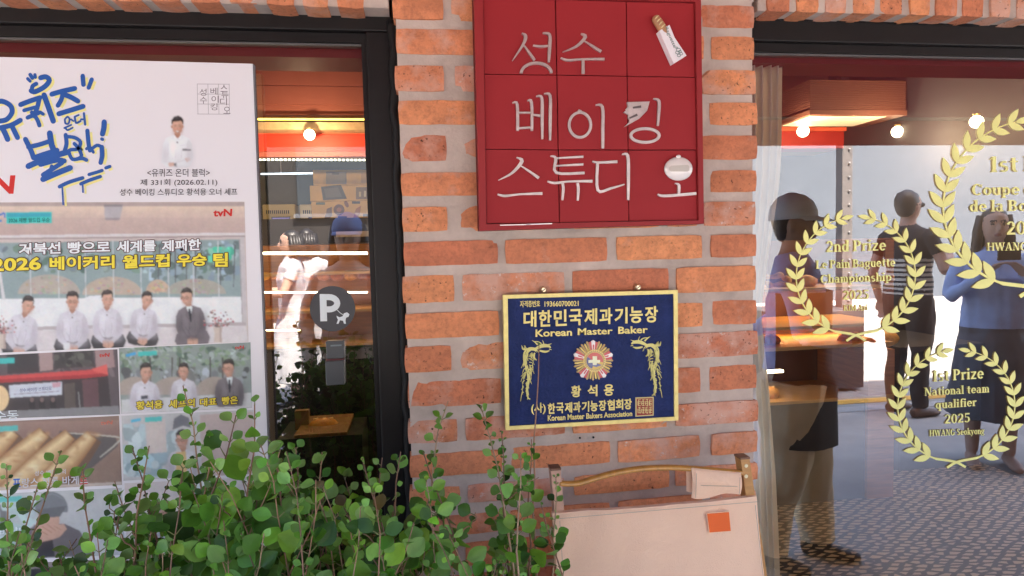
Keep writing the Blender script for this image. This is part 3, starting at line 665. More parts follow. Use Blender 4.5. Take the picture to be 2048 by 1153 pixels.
# a bold slab-serif alphabet for the prize lettering
def serif_glyphs():
    TW, TN, SF, SH = .14, .085, .045, .07
    G = {}
    def st(x, y0, y1, top='', bot='', w=TW):
        o = [[(x, y0), (x+w, y0), (x+w, y1), (x, y1)]]
        if bot == 'b': o.append([(x-SF, y0), (x+w+SF, y0), (x+w+SF, y0+SH), (x-SF, y0+SH)])
        if top == 'b': o.append([(x-SF, y1-SH), (x+w+SF, y1-SH), (x+w+SF, y1), (x-SF, y1)])
        if top == 'l': o.append([(x-SF*1.3, y1-SH*1.2), (x+w*.5, y1-SH), (x+w*.5, y1), (x-SF*1.3, y1-SH*.3)])
        return o
    def ring(cx, cy, rx, ry, a0=0, a1=360, tw=TW, tn=TN, n=20):
        out = []
        for k in range(n):
            q = []
            for t in (a0+(a1-a0)*k/n, a0+(a1-a0)*(k+1)/n):
                r = RAD(t); q.append(((cx+rx*cos(r), cy+ry*sin(r)), (cx+(rx-tw)*cos(r), cy+(ry-tn)*sin(r))))
            out.append([q[0][0], q[1][0], q[1][1], q[0][1]])
        return out
    def rect(x0, y0, x1, y1): return [[(x0, y0), (x1, y0), (x1, y1), (x0, y1)]]
    def diag(x0, y0, x1, y1, w): return [[(x0, y0), (x0+w, y0), (x1+w, y1), (x1, y1)]]
    X = .50
    G['n'] = (st(.06, 0, X, 'l', 'b')+ring(.255, X-.19, .205, .20, 0, 115, TW, .085)+st(.325, 0, X-.19, '', 'b'), .52)
    G['m'] = (st(.06, 0, X, 'l', 'b')+ring(.23, X-.18, .18, .19, 0, 115, .12, .085)+st(.285, 0, X-.18, '', 'b', .125)+ring(.46, X-.18, .18, .19, 0, 115, .12, .085)+st(.515, 0, X-.18, '', 'b', .125), .70)
    G['h'] = (st(.06, 0, .76, 'l', 'b')+ring(.255, X-.19, .205, .20, 0, 115, TW, .085)+st(.325, 0, X-.19, '', 'b'), .52)
    G['u'] = (st(.06, .19, X, 'l')+ring(.265, .19, .205, .20, 180, 295, TW, .085)+st(.325, 0, X, 'l', '')+rect(.45, 0, .50, .055), .53)
    G['r'] = (st(.06, 0, X, 'l', 'b')+ring(.27, X-.19, .17, .20, 45, 140, .07, .09)+[[(.27+.05*cos(RAD(t)), .415+.06*sin(RAD(t))) for t in range(0, 360, 45)]], .40)
    G['i'] = (st(.06, 0, X, 'l', 'b')+[[(.125+.085*cos(RAD(t)), .66+.085*sin(RAD(t))) for t in range(0, 360, 40)]], .27)
    G['l'] = (st(.06, 0, .76, 'l', 'b'), .27)
    G['o'] = (ring(.25, X/2, .23, .26), .50)
    G['e'] = (ring(.25, X/2, .225, .26, 0, 320)+rect(.12, .225, .46, .28), .49)
    G['c'] = (ring(.25, X/2, .225, .26, 45, 320), .46)
    G['a'] = (ring(.20, .15, .18, .16, 0, 360, .11, .05)+ring(.21, X-.17, .19, .18, 0, 150, .13, .07)+st(.27, .06, X-.17, '', '', .13)+rect(.30, 0, .46, .055), .48)
    G['d'] = (ring(.235, X/2, .21, .26)+st(.325, 0, .76, 'l', '')+rect(.45, 0, .50, .055), .53)
    G['p'] = (st(.06, -.2, X, 'l', 'b')+ring(.27, X/2, .225, .26), .53)
    G['q'] = (ring(.235, X/2, .21, .26)+st(.32, -.2, X, '', 'b'), .53)
    G['g'] = (ring(.24, .32, .20, .19, 0, 360, .12, .06)+ring(.24, -.06, .23, .14, 0, 360, .11, .055)+rect(.36, .43, .50, .50)+rect(.08, .08, .30, .13), .50)
    G['t'] = (st(.12, .12, .64)+rect(.03, X-.06, .36, X)+ring(.28, .14, .16, .15, 180, 300, TW, .07), .38)
    G['s'] = (ring(.20, X-.145, .165, .155, 35, 235, .10, .07)+ring(.20, .145, .18, .155, -145, 60, .11, .07)+[[(.10, .29), (.22, .20), (.30, .24), (.18, .33)]], .42)
    G['f'] = (st(.09, 0, .58, '', 'b')+rect(.02, X-.06, .34, X)+ring(.26, .58, .17, .18, 40, 180, TW, .08), .34)
    G['z'] = (rect(.04, X-.08, .41, X)+rect(.04, 0, .42, .08)+diag(.04, .07, .26, X-.07, .15), .46)
    G['y'] = (diag(.18, 0, .02, X, .15)+diag(.11, -.14, .36, X, .07)+ring(.10, -.10, .10, .10, 180, 340, .07, .07)+rect(-.02, X-.05, .22, X)+rect(.30, X-.05, .48, X), .49)
    G['k'] = (st(.06, 0, .76, 'l', 'b')+diag(.17, .22, .36, X, .08)+diag(.36, 0, .18, .29, .16)+rect(.30, 0, .55, .05)+rect(.28, X-.05, .50, X), .54)
    C_ = .72
    G['P'] = (st(.07, 0, C_, 'b', 'b', .15)+ring(.24, C_-.20, .28, .20, -90, 90, .15, .06)+rect(.2, C_-.06, .26, C_)+rect(.2, C_-.40, .26, C_-.34), .57)
    G['L'] = (st(.07, 0, C_, 'b', 'b', .15)+rect(.2, 0, .48, .06)+[[(.42, 0), (.5, 0), (.5, .2), (.46, .2)]], .54)
    G['B'] = (st(.07, 0, C_, 'b', 'b', .15)+ring(.26, C_-.18, .25, .18, -90, 90, .15, .06)+ring(.27, .20, .29, .20, -90, 90, .15, .06)+rect(.2, C_-.06, .28, C_)+rect(.2, .34, .28, .40)+rect(.2, 0, .28, .06), .62)
    G['C'] = (ring(.33, C_/2, .30, .375, 40, 320, .155, .065)+[[(.53, .50), (.58, .50), (.58, .70), (.53, .66)]], .63)
    G['N'] = (st(.09, 0, C_, '', 'b', .06)+st(.52, 0, C_, 'b', '', .06)+diag(.44, 0, .06, C_, .16)+rect(-.01, C_-.05, .16, C_), .68)
    G['K'] = (st(.07, 0, C_, 'b', 'b', .15)+diag(.20, .30, .46, C_, .08)+diag(.46, 0, .24, .42, .17)+rect(.40, 0, .70, .05)+rect(.40, C_-.05, .64, C_), .68)
    G['I'] = (st(.08, 0, C_, 'b', 'b', .15), .31)
    G['M'] = (st(.09, 0, C_, '', 'b', .06)+st(.66, 0, C_, 'b', 'b', .15)+diag(.36, 0, .06, C_, .15)+diag(.38, 0, .68, C_, .07)+rect(-.01, C_-.05, .18, C_), .90)
    G['A'] = (diag(.50, 0, .27, C_, .16)+diag(.07, 0, .30, C_, .065)+rect(.17, .20, .55, .255)+rect(.0, 0, .22, .05)+rect(.44, 0, .74, .05), .73)
    G['H'] = (st(.07, 0, C_, 'b', 'b', .15)+st(.50, 0, C_, 'b', 'b', .15)+rect(.2, .34, .52, .40), .73)
    G['W'] = (diag(.25, 0, .04, C_, .15)+diag(.28, 0, .44, C_, .07)+diag(.62, 0, .42, C_, .15)+diag(.65, 0, .82, C_, .07)+rect(-.02, C_-.05, .26, C_)+rect(.38, C_-.05, .64, C_)+rect(.74, C_-.05, .97, C_), .96)
    G['G'] = (ring(.34, C_/2, .31, .375, 40, 330, .155, .065)+st(.50, .06, .34, 'b', '', .14)+[[(.54, .50), (.59, .50), (.59, .70), (.54, .66)]], .71)
    G['S'] = (ring(.27, C_-.19, .22, .20, 30, 250, .14, .075)+ring(.27, .19, .24, .20, -150, 70, .15, .075)+[[(.10, .44), (.32, .26), (.44, .30), (.22, .50)]], .56)
    G['1'] = (st(.16, 0, C_, '', 'b', .15)+[[(.05, C_-.14), (.18, C_-.12), (.24, C_), (.17, C_)]], .44)
    G['2'] = (ring(.24, C_-.21, .21, .22, -20, 165, .14, .065)+[[(.30, C_-.30), (.44, C_-.30), (.22, .10), (.05, .10)]]+rect(.05, 0, .46, .11), .50)
    G['0'] = (ring(.25, C_/2, .225, .375, 0, 360, .135, .06), .50)
    G['5'] = (ring(.23, .22, .23, .235, -150, 120, .14, .065)+rect(.09, .38, .15, C_)+rect(.09, C_-.11, .44, C_), .50)
    G['6'] = (ring(.25, .22, .225, .235, 0, 360, .135, .06)+ring(.30, .36, .275, .37, 95, 185, .135, .06), .50)
    G[' '] = ([], .22)
    return G
SG = serif_glyphs()
_zz = [0]
def serif(mb, body, x0, x1, yl, yr, cap):
    """a line of serif lettering: left/right pixel, baseline at both ends, height of a capital in pixels"""
    wt = sum(SG[c][1] for c in body); sx = (x1-x0)/wt; cur = 0; s = cap/.72
    for c in body:
        polys, w = SG[c]
        for p in polys:
            _zz[0] = (_zz[0]+1) % 14
            flat(mb, [(x0+(cur+x)*sx, yl+(yr-yl)*((cur+x)/wt)-y*s) for x, y in p], YG, .0014+.00003*_zz[0], thick=.0012, smi=1)
        cur += w
def decal(lines, wr, label):
    cx, cy = wr[0], wr[1]; c = P(cx, cy+wr[3], YG)
    t = thing('award_decal', c, label, 'decal', 'gold award decals on the window')
    q = MB(); wreath(q, *wr[:8], **wr[8]); q.build('laurel_wreath', [GOLDF, GSHADE], t)
    for (s, x0, x1, yl, yr, cap) in lines:
        q = MB(); serif(q, s, x0, x1, yl, yr, cap); q.build('lettering', [GOLDF, GSHADE], t)
decal([('2nd Prize', 1651, 1772, 505, 501, 22), ('Le Pain Baguette', 1631, 1790, 538, 533, 16.5), ('Championship', 1640, 1783, 567, 562, 16.5), ('2025', 1685, 1738, 600, 598, 18), ('KIM Ari', 1687, 1735, 622, 621, 11.5)],
      (1711, 552, 119, 118, 104, 12, 35, 13.2, dict(skew=-.02, stem=3.2)), 'gold 2nd Prize Le Pain Baguette decal in a laurel wreath, nearest the brick pier')
decal([('1st Prize', 1863, 1967, 764, 757, 22), ('National team', 1848, 1978, 792, 785, 16), ('qualifier', 1870, 1953, 818, 812, 16), ('2025', 1888, 1940, 848, 844, 18), ('HWANG Seokyong', 1858, 1968, 873, 868, 12.5)],
      (1912, 812, 117, 112, 104, 12, 34, 12.8, dict(skew=-.02, stem=3.2)), 'gold 1st Prize National team qualifier decal in a laurel wreath, lowest on the glass')
decal([('1st Prize', 1976, 2152, 345, 341, 31), ('Coupe du Monde', 1942, 2200, 391, 388, 22), ('de la Boulangerie', 1938, 2190, 424, 420, 22), ('2026', 2011, 2092, 470, 468, 26), ('HWANG Seokyong', 1973, 2146, 502, 500, 16)],
      (2068, 408, 182, 168, 102, 14, 49, 18.5, dict(skew=-.03, stem=5)), 'largest gold laurel decal, 1st Prize Coupe du Monde, at the right edge')

# ------------------------------------------------------------------ parking sticker and lock on the left glass
pk = thing('parking_sticker', P(665, 663, YG), 'round dark grey parking sticker with white P and small dog on the left window', 'sticker')
q = MB(); flat(q, ell(665, 618, 45.5, 45.5, 40), YG, 0, thick=.0008); q.build('disc', mat('dark_grey_vinyl', C(64, 58, 62), .5), pk)
WV = mat('white_vinyl', C(232, 220, 222), .5)
q = MB(); stroke(q, [(646, 589), (647.5, 643)], 13.5, YG, .0004); stroke(q, [(640, 594.5)]+[(658+16.5*cos(RAD(t)), 607-12.3*sin(RAD(t))) for t in range(90, -91, -15)]+[(646, 619)], 12, YG, .0006); q.build('letter', WV, pk)
q = MB(); flat(q, [(673,632),(679,635),(685,633),(688,627),(694,625),(699,629),(697,634),(692,636),(691,642),(692,648),(688,648),(686,642),(680,641),(677,648),(673,648),(676,640),(674,636)], YG, .0004)
stroke(q, [(674, 620), (680, 626), (686, 630)], 1.2, YG, .0005); q.build('dog', WV, pk)
lk = thing('door_lock', P(669, 772, YG), 'dark grey two-piece card lock on the left window glass below the parking sticker', 'lock')
LKM = mat('lock_grey', C(72, 68, 72), .4)
for (a, b, c, d) in ((652, 682, 688, 718), (651, 722, 688, 771)):
    q = MB(); pbox(q, a, b, c, d, GL-.022, GL-.001, bev=.002); q.build('housing', LKM, lk)
q = MB(); pbox(q, 652, 719.3, 688, 720.8, GL-.0215, GL-.001); q.build('red_line', mat('red_line', C(120, 50, 60), .5), lk)
q = MB(); pbox(q, 661, 690, 683, 693, GL-.0225, GL-.0218); q.build('indicator', mat('pale_mark', C(110, 112, 116), .5), lk)
import numpy as np
LAY = [0.0]
def NB(): LAY[0] = 0.0; return MB()
class RB:
    """a photograph printed on the board: shapes are laid down in order, softened a little like a print, and become the colours of one fine grid"""
    def __init__(s, plain=False): s.ops = []; s.txt = MB(); s.plain = plain; LAY[0] = .0012
    def build(s, name, m, parent):
        q0 = s.ops[0][1]; step = 1.5
        x0, y0 = min(p[0] for p in q0), min(p[1] for p in q0); x1, y1 = max(p[0] for p in q0), max(p[1] for p in q0)
        w, h = int(x1-x0)+3, int(y1-y0)+3; im = np.zeros((h, w, 3))+np.array([lin(k) for k in s.ops[0][2]]); X, Y = np.meshgrid(np.arange(w)+x0-1+.5, np.arange(h)+y0-1+.5)
        for op in s.ops:
            pts, c = op[1], np.array([lin(k) for k in op[2]]); px = [p[0] for p in pts]; py = [p[1] for p in pts]
            i0, i1 = max(0, int(min(px)-x0)-1), min(w, int(max(px)-x0)+4); j0, j1 = max(0, int(min(py)-y0)-1), min(h, int(max(py)-y0)+4)
            if i1 <= i0 or j1 <= j0: continue
            xs, ys = X[j0:j1, i0:i1], Y[j0:j1, i0:i1]
            if op[0] == 's':
                cx, cy, rx, ry, al = op[3]; a = al*np.exp(-(((xs-cx)/rx)**2+((ys-cy)/ry)**2)*1.4); im[j0:j1, i0:i1] = im[j0:j1, i0:i1]*(1-a[..., None])+c*a[..., None]; continue
            ins = np.zeros(xs.shape, bool); n = len(pts)
            for k in range(n):
                (ax, ay), (bx, by) = pts[k], pts[(k+1) % n]
                if ay == by: continue
                ins ^= ((ay > ys) != (by > ys)) & (xs < (bx-ax)*(ys-ay)/(by-ay)+ax)
            im[j0:j1, i0:i1][ins] = c
        def blur(z, r):
            k = np.exp(-.5*(np.arange(-int(3*r)-1, int(3*r)+2)/r)**2); k /= k.sum(); pd = len(k)//2
            for ax in (0, 1):
                zz = np.concatenate([np.repeat(z.take([0], ax), pd, ax), z, np.repeat(z.take([-1], ax), pd, ax)], ax); o = np.zeros_like(z)
                for i, kv in enumerate(k): o += kv*zz.take(range(i, i+z.shape[ax]), ax)
                z = o
            return z
        rg = np.random.default_rng(len(s.ops)); im = blur(im, 1.0)
        if not s.plain:
            im *= 1+.45*blur(rg.normal(size=(h, w, 1)), 6.0)+.07*blur(rg.normal(size=(h, w, 1)), 1.3); im += .05*blur(rg.normal(size=(h, w, 3)), 2.2)*im; im = im*.92+.08*blur(im, 8.0)
        wh = np.array(WH); im = np.clip(im/wh*.80, .004, .88)
        nx, ny = int(w/step), int(h/step)
        a, b, c, d = q0; U, V = np.meshgrid(np.linspace(0, 1, nx+1), np.linspace(0, 1, ny+1))
        px = (a[0]*(1-U)+b[0]*U)*(1-V)+(d[0]*(1-U)+c[0]*U)*V; py = (a[1]*(1-U)+b[1]*U)*(1-V)+(d[1]*(1-U)+c[1]*U)*V
        fx = np.clip(px-x0+.5, 0, w-1.01); fy = np.clip(py-y0+.5, 0, h-1.01); ix, iy = fx.astype(int), fy.astype(int); tx, ty = (fx-ix)[..., None], (fy-iy)[..., None]
        col = (im[iy, ix]*(1-tx)+im[iy, ix+1]*tx)*(1-ty)+(im[iy+1, ix]*(1-tx)+im[iy+1, ix+1]*tx)*ty
        d0 = np.array(_fwd*FPX)+np.array(_rt)*(px[..., None]-1024)+np.array(_dn)*(py[..., None]-576.5)
        kk = (YB-CAMY)/d0[..., 1]; org = ORG[parent]
        co = np.stack([CAMX+d0[..., 0]*kk-org.x, np.full(px.shape, YB-.0003-org.y), CAMZ+d0[..., 2]*kk-org.z], -1).reshape(-1, 3)
        me = bpy.data.meshes.new(name); nv = co.shape[0]; nf = nx*ny; me.vertices.add(nv); me.vertices.foreach_set('co', co.ravel())
        J, I = np.meshgrid(np.arange(ny), np.arange(nx), indexing='ij'); q = (J*(nx+1)+I).ravel(); idx = np.stack([q, q+nx+1, q+nx+2, q+1], -1).ravel()
        me.loops.add(nf*4); me.loops.foreach_set('vertex_index', idx.astype(np.int32)); me.polygons.add(nf); me.polygons.foreach_set('loop_start', np.arange(0, nf*4, 4, dtype=np.int32)); me.update(calc_edges=True); me.validate()
        ca = me.color_attributes.new('Col', 'FLOAT_COLOR', 'POINT'); ca.data.foreach_set('color', np.concatenate([col.reshape(-1, 3), np.ones((nv, 1))], 1).ravel())
        me.materials.append(m); o = bpy.data.objects.new(name, me); COL.objects.link(o); o.parent = parent; ORG[o] = org
        if s.txt.f: s.txt.build('still_caption', m, o)
        return o
# ================================================================== POSTER BOARD (flat print, every printed shape is ink on its surface)
YB = .052
pt_ = thing('poster_board', (P(250, 1100, YB).x, YB, .22), 'white poster board with blue graffiti title and television stills in front of the left window', 'poster')
PRINT = mat('poster_print', attr=True, rough=.42, var=.04, vscale=55, spec=.35)
PAPER = mat('poster_paper', C(238, 216, 219, .80), .42, spec=.35)
q = NB(); TL, TR = (-235, 108), (505, 128); BR, BL = (556, 1420), (-235, 1470)
flat(q, [TL, TR, BR, BL], YB, 0, thick=.014); q.build('board', PAPER, pt_)
q = NB(); flat(q, [(505.3, 128), (508.5, 130), (559, 1420), (556.3, 1420)], YB, -.0005, thick=.013); q.build('board_edge', mat('board_edge_grey', C(120, 108, 112), .7), pt_)
def pl(): LAY[0] += 5e-6; return .0002+LAY[0]
def pf(mb, pts, c):
    if isinstance(mb, RB): mb.ops.append(('p', pts, c)); return
    flat(mb, pts, YB, pl(), col=C(*c))
def soft(mb, cx, cy, rx, ry, c, al):
    if isinstance(mb, RB): mb.ops.append(('s', [(cx-2*rx, cy-2*ry), (cx+2*rx, cy+2*ry)], c, (cx, cy, rx, ry, al)))
def outline(pts, ws, sm, closed):
    if not isinstance(ws, (list, tuple)): ws = [ws]*len(pts)
    pw = [(*p, w) for p, w in zip(pts, ws)]
    if sm: pw = spline(pw, sm)
    n = len(pw); lf = []; rg = []
    for i in range(n):
        a, b = (pw[(i-1) % n], pw[(i+1) % n]) if closed else (pw[max(i-1, 0)], pw[min(i+1, n-1)])
        dx, dy = b[0]-a[0], b[1]-a[1]; q = math.hypot(dx, dy) or 1; h = pw[i][2]/2
        lf.append((pw[i][0]-dy/q*h, pw[i][1]+dx/q*h)); rg.append((pw[i][0]+dy/q*h, pw[i][1]-dx/q*h))
    return lf, rg
def ps(mb, pts, w, c, sm=0, closed=False):
    if isinstance(mb, RB):
        lf, rg = outline(pts, w, sm, closed); n = len(lf)
        for i in range(n if closed else n-1): j = (i+1) % n; mb.ops.append(('p', [lf[i], lf[j], rg[j], rg[i]], c))
        return
    stroke(mb, pts, w, YB, pl(), col=C(*c), sm=sm, closed=closed)
def pt(mb, s, quad, c, bold=.0):
    text(mb.txt if isinstance(mb, RB) else mb, s, quad, YB, pl(), col=C(*c), bold=bold)
def box4(x0, y0, x1, y1, s=0.0): return [(x0, y0), (x1, y0+s*(x1-x0)), (x1, y1+s*(x1-x0)), (x0, y1)]
def blot(mb, n, reg, cols, r0, r1, R, sq=1.0):
    x0, y0, x1, y1 = reg
    for _ in range(n):
        x = R.uniform(x0, x1); y = R.uniform(y0, y1); r = R.uniform(r0, r1); c = R.choice(cols); d = R.uniform(.88, 1.12)
        pf(mb, [(max(x0-2, min(x1+2, a)), max(y0-2, min(y1+2, b))) for a, b in ell(x, y, r*R.uniform(.7, 1.5), r*sq*R.uniform(.6, 1.2), 7, rot=R.uniform(0, 180))], tuple(min(255, k*d) for k in c))
def grad(mb, x0, y0, x1, y1, c0, c1, n=10, s=0.0):
    for k in range(n):
        a, b = k/n, (k+1)/n; pf(mb, box4(x0, y0+(y1-y0)*a, x1, y0+(y1-y0)*b+.6, s), tuple(u+(v-u)*(a+b)/2 for u, v in zip(c0, c1)))
BLUE, YEL = (38, 84, 158), (244, 220, 142)
# --- graffiti title
GZ = 1/2.883
def Z(*p): return [(x*GZ, y*GZ) for x, y in p]
G_ = [([(-40,600),(10,585),(60,610),(70,650),(40,690),(0,700)],24),([(-30,745),(60,725),(118,695)],24),([(15,740),(30,770),(45,805)],26),([(70,730),(85,760),(102,795)],24),
 ([(180,525),(205,530),(260,500),(285,465),(265,445),(235,450)],24),([(185,530),(188,500),(210,485)],20),([(160,455),(175,470)],15),([(175,432),(188,452)],18),([(202,432),(205,448)],15),
 ([(120,605),(180,582),(232,565)],24),([(228,568),(215,625),(195,670)],22),([(140,638),(215,618)],18),([(160,680),(230,650)],20),([(185,650),(215,690),(228,725)],20),([(255,550),(280,620),(308,700)],26),([(235,650),(250,660)],16),
 ([(300,545),(360,528),(432,512)],24),([(365,530),(355,575),(335,610)],22),([(365,545),(405,560),(450,585)],24),([(340,658),(400,640),(480,615)],24),
 ([(478,440),(482,490)],22),([(530,460),(512,508)],20),
 ([(375,690),(390,675),(402,690),(395,715),(378,712),(375,690)],9),([(410,690),(425,700)],8),([(372,740),(412,722)],9),([(380,742),(392,752),(420,738)],9),
 ([(432,675),(440,710),(465,700)],10),([(432,675),(455,665)],9),([(468,690),(485,690)],9),([(485,655),(492,720)],11),
 ([(148,805),(180,870),(195,912)],24),([(288,770),(300,840),(325,892)],28),([(165,850),(230,835),(290,815)],22),([(195,912),(260,890),(330,868)],24),([(165,960),(270,915),(385,880)],28),
 ([(235,950),(330,925),(372,930)],24),([(360,940),(290,985),(250,1010)],22),([(250,1035),(330,1000),(405,970)],28),([(300,960),(290,1000)],18),
 ([(380,780),(385,830),(375,870)],20),([(385,790),(430,795),(465,820),(450,860),(400,870),(420,920),(470,905),(455,860),(430,830)],17),([(440,920),(475,915),(500,925)],18),
 ([(505,755),(512,830),(520,870)],20),([(525,865),(560,840),(590,850)],16),([(540,880),(520,850),(500,860)],14),([(588,850),(590,900),(582,940)],22),
 ([(602,705),(600,740),(592,775)],25),([(588,803),(593,806)],16),
 ([(345,1078),(400,1052),(478,1028)],18),([(468,1062),(520,1040),(580,1020)],17),([(515,1008),(560,995),(590,985)],16),([(612,970),(635,962)],16),([(360,1075),(362,1110),(366,1180)],8),([(478,1065),(480,1110)],8)]
q = NB(); dn = 9
for pts, w in G_: ps(q, Z(*[(x+dn+5, y+dn) for x, y in pts]), [w*GZ*1.3]*len(pts), YEL, sm=4)
ps(q, Z((374,1090),(378,1120),(382,1190)), [3, 3, 3], YEL)
for pts, w in G_:
    ps(q, Z(*pts), [w*GZ*1.22]*len(pts), BLUE, sm=4)
    for e in (pts[0], pts[-1]): pf(q, ell(e[0]*GZ, e[1]*GZ, w*GZ*.6, w*GZ*.6, 10), BLUE)
q.build('graffiti_title', PRINT, pt_)
q = NB(); pt(q, 'N', [(-12, 352), (31, 351), (27, 388), (-16, 389)], (214, 40, 34), .04); pt(q, 'tv', [(-70, 362), (-18, 360), (-20, 389), (-72, 391)], (214, 40, 34), .03); q.build('channel_logo', PRINT, pt_)
# --- small square logo
q = NB(); g = (176, 160, 164)
for k in range(4): ps(q, [(394.5+k*21.3, 168), (396+k*21, 229)], 1.0, g)
for k in range(4): ps(q, [(394.5, 168.5+k*20), (458.5, 169+k*20)], 1.0, g)
for ch, x, y in (('성',399,178),('수',400,194),('베',421,176),('이',423,192),('킹',421,207),('스',441,170),('튜',443,183),('디',440,197),('오',447,214)):
    pt(q, ch, [(x, y), (x+14, y), (x+14, y+14), (x, y+14)], (120, 104, 108))
q.build('square_logo', PRINT, pt_)

# --- a person in a printed picture, drawn around the neck point
SKIN, SKD, HAIR = (214, 158, 138), (184, 124, 104), (38, 30, 32)
def figure(mb, x, y, s, coat, dark, lean=0, hair=HAIR, look=0, tie=False, glasses=False, pants=(44, 42, 46), arms='lap', smile=False, skin=SKIN):
    sd = x*.37+y*.11; ca, sa = cos(RAD(lean)), sin(RAD(lean)); s = s*.95
    def T(*p): return [(x+(a*ca-b*sa)*s*(1.0 if b > -2 else .9)+1.1*s*pnoise(Vector((a*.09, b*.09, sd))), y+(a*sa+b*ca)*s*(1.0 if b > -2 else .92)+1.0*s*pnoise(Vector((b*.09, a*.09, sd+5)))) for a, b in p]
    # shoulders and chest
    pf(mb, T((-7,2),(-14,5),(-25,10),(-31,22),(-34,48),(-30,66),(-22,74),(22,74),(30,66),(34,48),(31,22),(25,10),(14,5),(7,2)), coat)
    pf(mb, T((24,11),(31,22),(34,48),(30,66),(22,74),(14,72),(22,44),(20,22)), tuple(c*.93 for c in coat))
    for (a, b, c_, d) in ((-20,20,-24,60),(20,22,23,58),(-4,30,-8,66),(9,34,5,68),(-14,48,-4,70),(15,50,6,70)): ps(mb, T((a,b),((a+c_)/2+2,(b+d)/2),(c_,d)), [.5*s,1.7*s,.5*s], dark, sm=3)
    if arms == 'lap':
        pf(mb, T((-34,62),(-40,78),(-34,92),(-20,96),(20,96),(34,92),(40,78),(34,62),(0,70)), pants)
        pf(mb, T((-33,40),(-30,66),(-14,80),(-6,84),(-4,76),(-16,64),(-22,44)), coat); pf(mb, T((33,40),(30,66),(14,80),(6,84),(4,76),(16,64),(22,44)), tuple(c*.95 for c in coat))
        ps(mb, T((-22,46),(-15,64),(-5,75)), [1,1.6*s,.8], dark, sm=3); ps(mb, T((22,46),(15,64),(5,75)), [1,1.6*s,.8], dark, sm=3)
        pf(mb, T((-12,76),(-3,72),(4,75),(12,77),(11,88),(4,94),(-5,92),(-12,88)), skin); ps(mb, T((-2,75),(1,83),(-1,91)), [1,1.3*s,.8], SKD, sm=3); ps(mb, T((-10,85),(-4,88)), 1.0*s, SKD)
    elif arms == 'cross':
        pf(mb, T((-30,44),(-36,62),(-16,72),(26,70),(33,58),(24,50),(-6,56)), tuple(c*.97 for c in coat)); ps(mb, T((-30,60),(-4,62),(24,54)), [1,2*s,1], dark, sm=3)
        pf(mb, T((16,54),(25,50),(30,56),(20,62)), skin); pf(mb, T((-20,64),(-8,62),(-6,70),(-18,72)), skin); pf(mb, T((-8,64),(-2,63),(-2,71),(-7,72)), (40, 40, 46))
    for (a, b, rx, ry, c_, al) in ((-26, 44, 12, 26, dark, .8), (26, 46, 13, 28, dark, .9), (2, 52, 10, 20, dark, .45), (-10, 30, 9, 16, tuple(min(255, k*1.06) for k in coat), .7), (0, 74, 26, 7, dark, .8), (0, 8, 13, 6, dark, .6)):
        soft(mb, T((a, b))[0][0], T((a, b))[0][1], rx*s, ry*s, c_, al)
    # neck, collar, head
    pf(mb, T((-6,-6),(6,-6),(7,6),(0,10),(-7,6)), SKD)
    if tie:
        pf(mb, T((-7,3),(7,3),(5,26),(0,34),(-5,24)), (232, 224, 226)); pf(mb, T((-2.5,9),(2.5,9),(4,32),(0,40),(-3,32)), (40, 38, 48))
        pf(mb, T((-8,3),(-3,18),(-1,40),(-10,24)), tuple(c*.9 for c in coat)); pf(mb, T((8,3),(4,18),(1,40),(11,24)), tuple(c*.9 for c in coat))
    else:
        pf(mb, T((-8,0),(-3,8),(0,10),(-7,11)), tuple(min(255, c*1.03) for c in coat)); pf(mb, T((8,0),(3,8),(0,10),(7,11)), tuple(min(255, c*1.03) for c in coat))
        pf(mb, T(*ell(0, 18, 1.6, 2, 6)), (60, 50, 54)); ps(mb, T((5,26),(16,25)), 1.0, dark)
    hx = look*2.5; x += look*1.2*s
    pf(mb, T(*ell(-12.5+hx*.4, -17, 2.6, 4, 8)), SKD); pf(mb, T(*ell(12.5+hx*.4, -17, 2.6, 4, 8)), SKD)
    pf(mb, T((-12,-28),(-12.5,-16),(-10,-6),(-5,0),(0,2),(5,0),(10,-6),(12.5,-16),(12,-28),(6,-33),(-6,-33)), skin)
    pf(mb, T((4+hx,-14),(12,-22),(12.4,-14),(9,-5),(4,0),(1,1)), tuple(c*.93 for c in skin))
    pf(mb, T((-13.5,-20),(-14.5,-32),(-9,-40),(2,-43),(11,-39),(15,-31),(13.5,-19),(11.5,-27),(8+hx,-31),(-2+hx,-29),(-10+hx*.5,-29),(-11.5,-24)), hair)
    pf(mb, T((-6,-38),(4,-41),(10,-36),(2,-36)), tuple(c*1.5 for c in hair))
    ps(mb, T((-11,-24),(-10,-14),(-7,-5)), [1*s, 3*s, 1*s], tuple(min(255, c*1.06) for c in skin), sm=3); pf(mb, T(*ell(-5+hx, -12, 3.5, 2.6, 8)), tuple(min(255, c*k_) for c, k_ in zip(skin, (1.04, .96, .95)))); pf(mb, T(*ell(6+hx, -12, 3, 2.4, 8)), tuple(c*k_ for c, k_ in zip(skin, (.98, .88, .87))))
    for e in (-5, 5):
        ps(mb, T((e-3+hx,-20.5),(e+hx,-21.5),(e+3+hx,-20.5)), [.6*s,1.1*s,.6*s], (104, 78, 70)); ps(mb, T((e-2+hx,-17.3),(e+2+hx,-17.3)), 1.0*s, (92, 68, 64))
        if glasses: ps(mb, T(*ell(e+hx, -17, 3.9, 3.1, 10)), .8*s, (48, 42, 46), closed=True)
    ps(mb, T((hx*1.3,-17),(hx*1.7+.8,-10.5),(hx-1,-10)), [.6*s,1.2*s,.8*s], SKD, sm=2)
